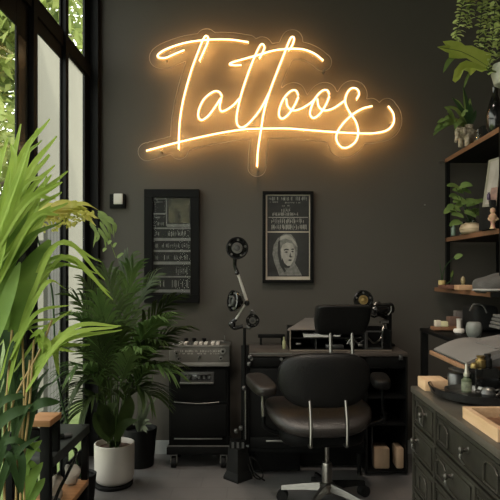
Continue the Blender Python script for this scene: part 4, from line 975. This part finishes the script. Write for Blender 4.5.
def lobed(bm, outline, mid, d0, d1, nrm=(0,-1,0)):
    # outline in photo pixels, given real depth variation and a fold along the midrib
    P=[at(x,y,d0+(d1-d0)*((x-437)/60.0)) for x,y in outline]
    M_=[at(x,y,d0+(d1-d0)*((x-437)/60.0))+Vector((0,.012,-.004)) for x,y in mid]
    fa=[]; V=[bm.verts.new(p) for p in P]; W=[bm.verts.new(p) for p in M_]
    def near(p): return min(range(len(M_)), key=lambda i:(M_[i]-p).length)
    for i in range(len(V)):
        a=V[i]; b_=V[(i+1)%len(V)]; i0=near(a.co); i1=near(b_.co)
        if i0==i1:
            bm.faces.new((a,b_,W[i0]))
        else:
            st_=1 if i1>i0 else -1; cur=i0
            bm.faces.new((a,b_,W[i1]))
            while cur!=i1:
                try: bm.faces.new((a,W[cur+st_],W[cur]))
                except ValueError: pass
                cur+=st_
bm = new()
def zz(*p): return [(430+x/7.14, y/7.14) for x,y in p]
lobed(bm, zz((50,335),(100,325),(150,330),(90,295),(150,288),(220,300),(250,325),(300,325),(350,350),(400,370),(440,380),(432,420),(410,490),(350,470),(300,440),(260,415),(200,418),(135,412),(165,385),(110,370)), zz((140,345),(200,362),(260,385),(310,410),(360,440),(405,465)), 2.92, 3.0)
lobed(bm, zz((400,485),(340,455),(260,430),(215,450),(175,500),(160,575),(180,590),(215,560),(240,500),(270,510),(290,540),(330,500),(370,515),(410,495)), zz((220,500),(270,470),(320,475),(370,490)), 2.90, 2.98)
r2_ = bmesh.ops.solidify(bm, geom=list(bm.faces), thickness=.0015)
obj('lobed_leaf', bm, LBR, lb)
bm = new()
for vp in (zz((70,338),(200,362),(260,385),(310,410),(360,440),(420,478)), zz((170,560),(215,490),(270,466),(330,475),(415,490))):
    tube(bm, [at(x,y,2.915+.08*((x-437)/60.0)-.0) for x,y in vp], .0017, n=5)
obj('leaf_vein', bm, LP1, lb)
bm = new()
for pts_,w_ in (((( 455,56),(448,62),(443,73)),.014),(((470,90-18),(466,80),(464,88)),.008)):
    P=[at(x,y,2.96) for x,y in pts_]; blade(bm,P,w_,nrm=(.3,-1,0),k=4)
tube(bm,[at(486,68,2.98),at(490,70,3.0),at(496,72,3.02)],.004,n=6); obj('narrow_leaf', bm, LP1, lb)
bm = new(); lathe(bm, [(.03,-.07),(.055,-.055),(.07,0),(.062,.05),(.05,.05),(.05,.0)], at(505,74,3.05), 30); obj('pot', bm, mat('marbled_white',(.50,.49,.43),.5,0,(.16,.19,.12),14), lb, label='white marbled pot')
bm = new(); p=at(505,74,3.05); tube(bm,[p+Vector((0,0,.04)),p+Vector((0,0,.5)),Vector((p.x,p.y,H))],.002,n=5,sm=False); obj('hanger', bm, BLACK, lb)

# ------------------------------------------------------------------ left: palm in white pot
pw = thing('potted_kentia_palm', (X(115,3.32),3.32,0), 'dark green palm in round white pot standing beside the trolley', 'potted plant')
pc = Vector((X(114.5,3.32),3.32,0))
bm = new(); lathe(bm, [(.02,0),(.105,.0),(.112,.008),(.112,.018),(.108,.020),(.02,.02)], pc+Vector((-.005,0,0)), 40); obj('saucer', bm, BLACKM, pw, label='black saucer')
bm = new(); lathe(bm, [(.085,.021),(.105,.035),(.113,.06),(.115,.245),(.108,.248),(.105,.238),(.105,.215)], pc, 48, cap=False); obj('pot', bm, WHITEC, pw, label='white ceramic pot')
bm = new(); lathe(bm, [(.0,.214),(.05,.222),(.106,.216)], pc, 32, cap=False); obj('soil', bm, SOIL, pw)
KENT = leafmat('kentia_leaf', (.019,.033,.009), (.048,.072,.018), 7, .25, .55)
KENL = leafmat('kentia_leaf_lit', (.06,.11,.03), (.11,.18,.05), 7, .3, .55)  # paler copy imitating light on the outer fronds
rr_ = random.Random(21)
c0 = pc+Vector((0,0,.22))
def fr2(bm, b_, c_, n=17, L=.2, w=.011, dd=0, a0=c0, **k):
    frond(bm, a0+Vector((rr_.uniform(-.03,.03),rr_.uniform(-.02,.02),0)), at(b_[0],b_[1],3.3+dd), at(c_[0],c_[1],3.25+dd*1.5), n=n, L=L, w=w, rnd=rr_, **k)
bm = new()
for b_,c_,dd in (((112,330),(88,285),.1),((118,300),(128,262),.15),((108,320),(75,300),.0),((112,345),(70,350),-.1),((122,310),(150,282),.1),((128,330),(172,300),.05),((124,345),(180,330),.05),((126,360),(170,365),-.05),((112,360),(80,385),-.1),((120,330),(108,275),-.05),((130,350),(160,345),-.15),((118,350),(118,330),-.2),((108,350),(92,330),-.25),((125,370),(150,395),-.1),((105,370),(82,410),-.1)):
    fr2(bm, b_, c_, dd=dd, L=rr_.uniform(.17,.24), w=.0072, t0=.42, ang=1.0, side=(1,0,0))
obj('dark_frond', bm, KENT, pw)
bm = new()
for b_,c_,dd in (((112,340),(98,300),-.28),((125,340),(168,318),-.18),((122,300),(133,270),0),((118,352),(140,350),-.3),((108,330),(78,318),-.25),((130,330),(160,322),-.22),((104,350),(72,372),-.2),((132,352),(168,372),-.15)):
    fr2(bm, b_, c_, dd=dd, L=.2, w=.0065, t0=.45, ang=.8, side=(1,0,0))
obj('lit_frond', bm, KENL, pw)
bm = new()
for a,b_,c_,w_ in (((112,435),(104,415),(99,402),.045),((110,440),(100,425),(94,412),.04),((118,435),(128,410),(130,395),.04),((113,430),(108,412),(118,403),.035),((116,440),(124,425),(138,420),.03)):
    P=[at(a[0],a[1],3.28),at(b_[0],b_[1],3.2),at(c_[0],c_[1],3.15)]; blade(bm,P,w_*.95,nrm=(.2,-1,.5),k=5)
obj('broad_leaf', bm, KENL if False else KENT, pw)
bm = new()
for px in (108,112,116,120): tube(bm, [at(px,444,3.32), at(px+(px-114)*.4,410,3.31), at(px+(px-114)*.9,370,3.3)], .006, n=7)
obj('stalk', bm, mat('stalk_green',(.05,.06,.025),.6), pw)
# dark planter behind
dp = thing('succulent_planter', (X(139,3.66),3.66,0), 'matte black tub with grey strappy leaves behind the white pot', 'potted plant')
dc = Vector((X(141,3.68),3.66,0))
bm = new(); lathe(bm, [(.08,0),(.085,.004),(.105,.24),(.10,.242),(.095,.22)], dc, 36, cap=False); lathe(bm,[(.0,.21),(.096,.21)],dc,36,cap=False); lathe(bm,[(.0,.001),(.08,.001)],dc,36,cap=False); obj('pot', bm, BLACKM, dp)
bm = new(); s0 = dc+Vector((.0,-.02,.2))
for (px,py) in ((150,420),(148,430),(143,412),(147,433),(152,424),(138,415),(133,425),(145,405),(155,370),(152,350),(140,360),(158,395)):
    e=at(px,py,3.5); blade(bm,[s0,(s0+e)/2+Vector((.0,-.02,.04)),e],.011,nrm=(.2,-1,.6),k=4)
obj('strappy_leaf', bm, leafmat('grey_green_leaf',(.09,.11,.07),(.15,.17,.11),10,.2), dp)
# tall vine with yellowing frond by the corner post
vn = thing('yellowing_palm', (X(60,2.95)+.02,2.95,0), 'slender palm with yellow-green fronds arching past the window corner', 'potted plant')
vb = Vector((-.93,3.05,0))
bm = new(); lathe(bm, [(.06,0),(.065,.004),(.08,.16),(.075,.162),(.07,.15)], vb, 28, cap=False); lathe(bm,[(.0,.14),(.072,.14)],vb,28,cap=False); lathe(bm,[(.0,.001),(.06,.001)],vb,28,cap=False); obj('pot', bm, BLACKM, vn)
bm = new(); tube(bm, [vb+Vector((0,0,.14)), at(58,380,3.0), at(52,290,3.0), at(38,240,2.95), at(36,215,2.9)], .006, n=7, r2=.004); obj('stem', bm, LDK, vn)
YEL = leafmat('leaf_yellowing',(.50,.54,.10),(.68,.60,.18),7,.5); rr_=random.Random(8)
bm = new()
for a_,b_,c_,w_ in (((36,218),(52,208),(66,202),.022),((40,216),(62,203),(88,209),.020),((44,214),(70,205),(92,216),.018),((60,208),(76,205),(84,212),.026),((38,220),(50,214),(72,212),.016),((66,206),(84,204),(98,210),.014),((48,214),(58,222),(50,232),.012),((36,222),(60,212),(95,214),.020),((50,210),(74,208),(99,219),.022),((60,215),(80,212),(96,226),.014),((34,214),(48,206),(60,204),.022),((42,222),(56,216),(78,218),.018)):
    blade(bm,[at(a_[0],a_[1],2.95),at(b_[0],b_[1],2.93),at(c_[0],c_[1],3.0)],w_,nrm=(rr_.uniform(-.2,.2),-.8,.6),k=5)
for i in range(190):
    x_=rr_.uniform(36,92); y_=211+rr_.uniform(0,18)*(1.2-abs(x_-50)/50); p_=at(x_,y_,2.95+rr_.uniform(-.04,.06)); d_=Vector((rr_.uniform(-1,1),rr_.uniform(-.5,.5),rr_.uniform(-1,.3)))*.022
    blade(bm,[p_,p_+d_*.5+Vector((0,0,.004)),p_+d_],.007,nrm=(0,-1,.5),k=2)
obj('yellow_frond', bm, YEL, vn)
bm = new()
for a,b_,c_ in (((98,211),(106,216),(113,228)),((98,214),(107,224),(112,238)),((100,222),(106,232),(109,243)),((98,228),(104,236),(107,246)),((99,216),(112,220),(115,236)),((90,222),(96,232),(94,246))):
    for j_ in range(2): blade(bm,[at(a[0],a[1]+j_*2,3.3),at(b_[0]+j_*2.5,b_[1]+j_*4,3.3),at(c_[0]+j_*1.5-1,c_[1]-j_*5+2,3.32)],.0085,nrm=(0,-1,.3),k=4)
for (a,b_) in (((108,244),(112,241)),((113,247),(117,243)),((117,258),(124,253)),((106,248),(103,252))):
    P=[at(a[0],a[1],3.3),at((a[0]+b_[0])/2,(a[1]+b_[1])/2-.5,3.29),at(b_[0],b_[1],3.28)]; blade(bm,P,.010,nrm=(0,-1,.3),k=3)
tube(bm,[at(100,216,3.3),at(108,236,3.3),at(116,258,3.32)],.002,n=5)
obj('drooping_leaflet', bm, leafmat('leaf_mid',(.14,.20,.06),(.24,.32,.10),9,.3), vn)

# ------------------------------------------------------------------ foreground palm
fp = thing('foreground_palm', (-.98,2.12,0), 'large bright green palm filling the left foreground before the glass door', 'potted plant')
fb = Vector((-.97,2.12,0))
bm = new(); lathe(bm, [(.10,0),(.11,.005),(.13,.26),(.122,.262),(.118,.24)], fb, 36, cap=False); lathe(bm,[(.0,.23),(.12,.23)],fb,36,cap=False); lathe(bm,[(.0,.001),(.1,.001)],fb,36,cap=False); obj('pot', bm, GREYC, fp)
FZ = 2.1
def P3(x,y,d=FZ): return at(x,y,d)
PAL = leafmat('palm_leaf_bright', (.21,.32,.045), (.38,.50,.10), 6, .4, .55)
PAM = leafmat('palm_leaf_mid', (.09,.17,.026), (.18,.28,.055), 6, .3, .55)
PAD = leafmat('palm_leaf_shaded', (.016,.04,.010), (.035,.07,.018), 6, .2, .6)  # darker copy for inner and lower leaves, shade put into the colour
rr_ = random.Random(33)
# upper fan
bm = new()
fan = [((-20,300),(10,175),(21,124)),((-20,290),(18,165),(50,119)),((-22,285),(8,190),(38,128)),((-15,280),(25,180),(57,136)),((-18,270),(20,195),(49,154)),((-15,275),(28,195),(55,165)),((-12,280),(25,210),(68,171)),((-10,270),(30,215),(62,192)),((-10,275),(28,225),(47,176)),((-30,270),(-5,180),(8,138)),((-30,290),(-8,200),(2,150)),((-5,290),(30,225),(68,203)),((-15,290),(12,215),(30,150)),((-12,300),(28,238),(52,208)),((-20,320),(0,240),(18,165)),((-10,262),(24,205),(60,182))]
fan += [((a[0]+rr_.uniform(-6,6),a[1]+rr_.uniform(-8,8)),(b_[0]+rr_.uniform(-6,4),b_[1]+rr_.uniform(-6,12)),(c_[0]-rr_.uniform(2,14),c_[1]+rr_.uniform(4,22))) for a,b_,c_ in fan]
for a,b_,c_ in fan:
    dd = FZ+rr_.uniform(-.12,.12); blade(bm,[P3(*a,dd),P3(*b_,dd-.03),P3(*c_,dd+.02)],.0125,nrm=(rr_.uniform(-.3,.3),-1,.3),fold=.35,k=6, prof=lambda u: max(.03, (math.sin(PI*min(1,u*.8+.15))**.8)))
tube(bm,[P3(-22,420,FZ),P3(-22,330,FZ),P3(-16,270,FZ)],.008,n=7)
obj('upper_frond', bm, PAL, fp)
bm = new()   # broad leaves
def broad(a,b_,c_,w,dd=0,nrm=(.2,-1,.3)): blade(bm,[P3(*a,FZ+dd),P3(*b_,FZ+dd-.03),P3(*c_,FZ+dd)],w,nrm=nrm,fold=.18,k=8,prof=lambda u: max(.05,math.sin(PI*min(1,u*.93+.05))**.7))
broad((12,335),(24,285),(50,240),.046,.02); broad((18,320),(8,275),(4,225),.032,.05); broad((5,330),(-2,285),(-8,240),.04)
broad((-5,345),(8,300),(20,262),.032,-.06,(-.4,-1,.2)); broad((10,340),(12,300),(26,262),.022,.05)
broad((-30,310),(0,255),(28,210),.03,-.03); broad((0,300),(25,242),(62,222),.010,-.02)
obj('broad_leaf', bm, PAM, fp)
bm = new()   # arching fronds, right
def arch(a,b_,c_,w,dd=0,nrm=(0,-.8,.8)): blade(bm,[P3(*a,FZ+dd),P3(*b_,FZ+dd-.02),P3(*c_,FZ+dd+.06)],w,nrm=nrm,fold=.3,k=8,prof=lambda u: max(.03,math.sin(PI*min(1,u*.9+.08))**.7))
for (m,e) in (((52,248),(101,262)),((58,244),(105,280)),((55,258),(110,293)),((48,262),(98,274)),((62,258),(113,300)),((45,270),(90,270)),((40,280),(72,262)),((45,285),(66,289))):
    arch((14,348),m,e,.011,rr_.uniform(-.05,.1))
for (m,e) in (((65,338),(118,327)),((60,344),(122,330)),((58,338),(100,333)),((50,350),(90,345)),((70,330),(121,326)),((45,352),(76,352))):
    arch((26,392),m,e,.012,rr_.uniform(-.05,.1))
for (s_,m,e) in (((10,360),(35,315),(70,305)),((14,372),(45,330),(72,310)),((20,380),(55,350),(60,330)),((0,380),(18,335),(48,325)),((30,375),(52,345),(59,375)),((5,400),(25,330),(58,318)),((30,338),(40,335),(42,368)),((36,336),(47,345),(48,366)),((0,345),(20,325),(38,338))):
    arch(s_,m,e,.010 if e[1]<340 else .016,rr_.uniform(-.05,.05))
obj('arching_frond', bm, PAL, fp)
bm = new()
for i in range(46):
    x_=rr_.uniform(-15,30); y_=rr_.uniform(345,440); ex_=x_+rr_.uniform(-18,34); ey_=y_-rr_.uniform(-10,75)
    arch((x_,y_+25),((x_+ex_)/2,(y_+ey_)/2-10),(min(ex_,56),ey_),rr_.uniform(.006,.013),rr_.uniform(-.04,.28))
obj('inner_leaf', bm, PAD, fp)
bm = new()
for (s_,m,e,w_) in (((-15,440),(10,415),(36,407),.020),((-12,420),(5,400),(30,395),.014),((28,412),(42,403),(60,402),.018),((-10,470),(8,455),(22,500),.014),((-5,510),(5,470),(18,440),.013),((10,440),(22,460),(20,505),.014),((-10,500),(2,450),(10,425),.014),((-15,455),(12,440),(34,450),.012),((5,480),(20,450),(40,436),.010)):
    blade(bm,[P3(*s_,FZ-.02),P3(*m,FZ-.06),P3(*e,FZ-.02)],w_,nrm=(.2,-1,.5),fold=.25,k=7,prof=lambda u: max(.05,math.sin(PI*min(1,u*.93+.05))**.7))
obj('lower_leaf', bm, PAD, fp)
bm = new()
for (s_,m,e,w_) in (((22,505),(32,478),(43,462),.022),((24,510),(36,490),(45,478),.02),((20,470),(32,450),(42,440),.016),((20,450),(30,445),(41,452),.014),((22,490),(28,465),(40,470),.016)):
    blade(bm,[P3(*s_,FZ+.12),P3(*m,FZ+.12),P3(*e,FZ+.15)],w_,nrm=(.2,-1,.5),fold=.25,k=7)
obj('low_bright_leaf', bm, PAM, fp)
bm = new()
for pts_ in (((15,530),(18,450),(24,405),(22,330)),((25,530),(24,460),(29,410),(34,340)),((20,520),(22,440),(26,400),(30,360)),((5,530),(4,440),(8,380),(12,330)),((-8,530),(-10,440),(-14,350),(-18,280)),((8,440),(14,400),(40,350),(52,320))):
    tube(bm,[P3(x_,y_,FZ-.03) for x_,y_ in pts_],.0042,n=6)
obj('cane', bm, mat('amber_cane',(.30,.20,.07),.5,0,(.42,.30,.12),20), fp, label='thin amber-coloured canes')
bm = new()
for (x_,y_) in ((-22,530),(-8,530),(5,530),(15,530),(20,520),(25,530)): tube(bm,[P3(x_,y_,FZ-.03), fb+Vector((x_*.0008,0,.22))],.0045,n=6,sm=False)
obj('cane_foot', bm, MATS['amber_cane'], fp)

# ------------------------------------------------------------------ left bench / console
cn = thing('low_console', (-.98,2.65,0), 'low black console with wooden end cap and dark glass shelf by the windows', 'console')
CXR = -.86; CXL_ = -1.06
bm = new(); box(bm, -.96,CXR,2.39,2.535,.590,.617,.002); obj('wooden_cap', bm, WOOD, cn, label='oiled wooden end cap')
bm = new()
box(bm, -.905,CXR-.003,2.395,2.43,0,.589,.002); obj('leg', bm, BLACK, cn)
bm = new(); box(bm, CXL_,CXL_+.04,2.395,2.43,0,.56,.002); obj('leg', bm, BLACK, cn)
bm = new(); box(bm, CXL_+.04,-.906,2.395,2.43,.53,.575,.002); obj('end_bar', bm, BLACK, cn); bm = new(); box(bm, CXR-.04,CXR-.004,2.5,2.53,.452,.589); obj('end_bar', bm, BLACK, cn)
for yx_ in (2.93,):
    for xx_ in (CXL_,CXR-.035):
        bm = new(); box(bm, xx_,xx_+.032,yx_,yx_+.032,0,.45,.002); obj('leg', bm, BLACK, cn)
bm = new(); box(bm, CXL_,CXR,2.44,2.965,.405,.45,.002); obj('glass_shelf', bm, mat('dark_glass_top',(.03,.032,.03),.38,0,(.035,.037,.034),3), cn, label='dark glass shelf')
bm = new(); box(bm, CXL_,CXR-.0,2.36,2.95,.14,.17,.003); 
o = obj('lower_plank', bm, WOOD, cn, label='wooden lower plank')
bm = new(); tube(bm,[at(80,424,2.7),at(70,426,2.66),at(60,426,2.62)],.010,n=10); cyl(bm, at(80,425,2.7), at(75,425,2.68), .013); bm.free()
tl = thing('black_flashlight', (-.90,2.66,.45), 'black cylindrical torch lying on the dark glass console shelf', 'torch')
bm = new(); cyl(bm,(-.99,2.62,.4645),(-.895,2.70,.4645),.0135,n=18); obj('torch_body', bm, BLACKG, tl)
bm = new(); cyl(bm,(-.905,2.692,.4645),(-.875,2.717,.4645),.014,.0139,n=18); obj('torch_ring', bm, DSTEEL, tl)
# things under the shelf
rr_ = random.Random(2)
def crumple(c, s, m, name, label, cat, seed):
    r0 = random.Random(seed); ph=[r0.uniform(0,6) for _ in range(4)]
    bm = new(); sup(bm, c, s, .8, .8, 36, 18, fn=lambda v: Vector((v.x+.006*math.sin(v.z*90+ph[0]), v.y+.006*math.sin(v.x*110+ph[1]), v.z*(1+.12*math.sin(v.x*100+ph[2])))))
    return tag(obj(name, bm, m), label, cat)
CR1 = mat('crumpled_paper',(.42,.38,.32),.85,0,(.5,.46,.40),14,bump=.6)
crumple((-.92,2.86,.225),(.036,.04,.05),CR1,'paper_bundle','crumpled cream paper bundle on the console plank, farther from camera','paper',1)
crumple((-.93,2.66,.235),(.03,.036,.055),mat('beige_cloth',(.30,.25,.20),.9,0,(.38,.32,.26),12,bump=.5),'cloth_bundle','beige cloth bundle on the console plank in front of the paper','cloth',2)
bm = new(); lathe(bm, [(.03,0),(.034,.004),(.036,.045),(.03,.05)], (-.905,2.55,.1705), 24); cyl(bm,(-.905,2.55,.22),(-.905,2.55,.232),.018); tag(obj('metal_canister', bm, DSTEEL),'small dark metal canister on the console plank next to frame leg','canister')
bm = new(); tube(bm, [(-.89,2.74,.40),(-.85,2.71,.39),(-.845,2.66,.36),(-.843,2.55,.33),(-.842,2.42,.29),(-.842,2.32,.20),(-.842,2.28,.07),(-.842,2.24,.01)], .0075, n=9)
tag(obj('black_cable', bm, BLACKG), 'thick black cable curving down the front of the console', 'cable')
bm = new()
for k_,(y,z) in enumerate(((2.90,.462),(2.86,.463))): pass
bm.free()

# ------------------------------------------------------------------ light
w = bpy.data.worlds.new('overcast_sky'); bpy.context.scene.world = w; w.use_nodes = True
nt = w.node_tree; bg = nt.nodes['Background']
tc = nt.nodes.new('ShaderNodeTexCoord'); sx = nt.nodes.new('ShaderNodeSeparateXYZ'); rp = nt.nodes.new('ShaderNodeValToRGB')
nt.links.new(tc.outputs['Generated'], sx.inputs[0]); nt.links.new(sx.outputs['Z'], rp.inputs['Fac']); nt.links.new(rp.outputs['Color'], bg.inputs['Color'])
rp.color_ramp.elements[0].position = 0; rp.color_ramp.elements[0].color = (.86,.85,.76,1)
rp.color_ramp.elements[1].position = .7; rp.color_ramp.elements[1].color = (.95,.955,.93,1)
bg.inputs['Strength'].default_value = 4.0
def light(kind, name, loc, energy, color, size=None, aim=None, sy=None):
    l = bpy.data.lights.new(name, kind); l.energy = energy; l.color = color
    o = bpy.data.objects.new(name, l); COL.objects.link(o); o.location = loc
    if kind == 'AREA':
        l.size = size
        if sy: l.shape = 'RECTANGLE'; l.size_y = sy
    if kind == 'SUN': l.angle = math.radians(4)
    if aim is not None: o.rotation_euler = (Vector(aim)-Vector(loc)).to_track_quat('-Z','Y').to_euler()
    return o
light('SUN', 'garden_sun', (6,-3,9), 3.0, (1,.96,.84), aim=(-3,6,0))
def spot(name, loc, aim, e, col, ang, r=.12):
    o = light('SPOT', name, loc, e, col, aim=aim); o.data.spot_size = math.radians(ang); o.data.spot_blend = 1.0; o.data.shadow_soft_size = r; return o
spot('fill_spot_desk', (.1,2.1,3.42), (.3,3.35,.2), 130, (1,.85,.70), 66)  # added fill for floor and desk, no fixture modelled
spot('fill_spot_cabinet', (.2,.9,3.42), (.85,1.9,.85), 120, (1,.86,.72), 62)  # added fill aimed at the drawer cabinet
spot('fill_spot_plants', (.3,1.0,3.42), (-.8,2.8,.8), 110, (1,.93,.80), 60)  # added fill aimed at the left plants
spot('fill_spot_shelves', (.2,2.0,3.42), (1.35,3.2,1.7), 50, (1,.90,.78), 50)  # added fill aimed at the wall shelves
light('AREA', 'rear_fill_light', (.0,-1.4,3.3), 9, (1,.90,.80), 1.2, aim=(.1,2.6,.8))  # unseen soft fill added behind the camera

# ------------------------------------------------------------------ camera
cam = bpy.data.cameras.new('camera'); co = bpy.data.objects.new('camera', cam); COL.objects.link(co)
co.location = (0,0,EYE); co.rotation_euler = (PI/2,0,0)
cam.sensor_width = 36; cam.lens = F/500*36; cam.shift_x = (250-CX)/500; cam.shift_y = (CY-250)/500
cam.clip_start = .05
sc = bpy.context.scene; sc.camera = co
sc.view_settings.view_transform = 'Standard'; sc.view_settings.look = 'None'; sc.view_settings.gamma = 1; sc.view_settings.exposure = 0
sc.view_settings.use_curve_mapping = False
sc.cycles.max_bounces = 8; sc.cycles.transparent_max_bounces = 16
sc.cycles.sample_clamp_indirect = 6
sc.cycles.use_denoising = True
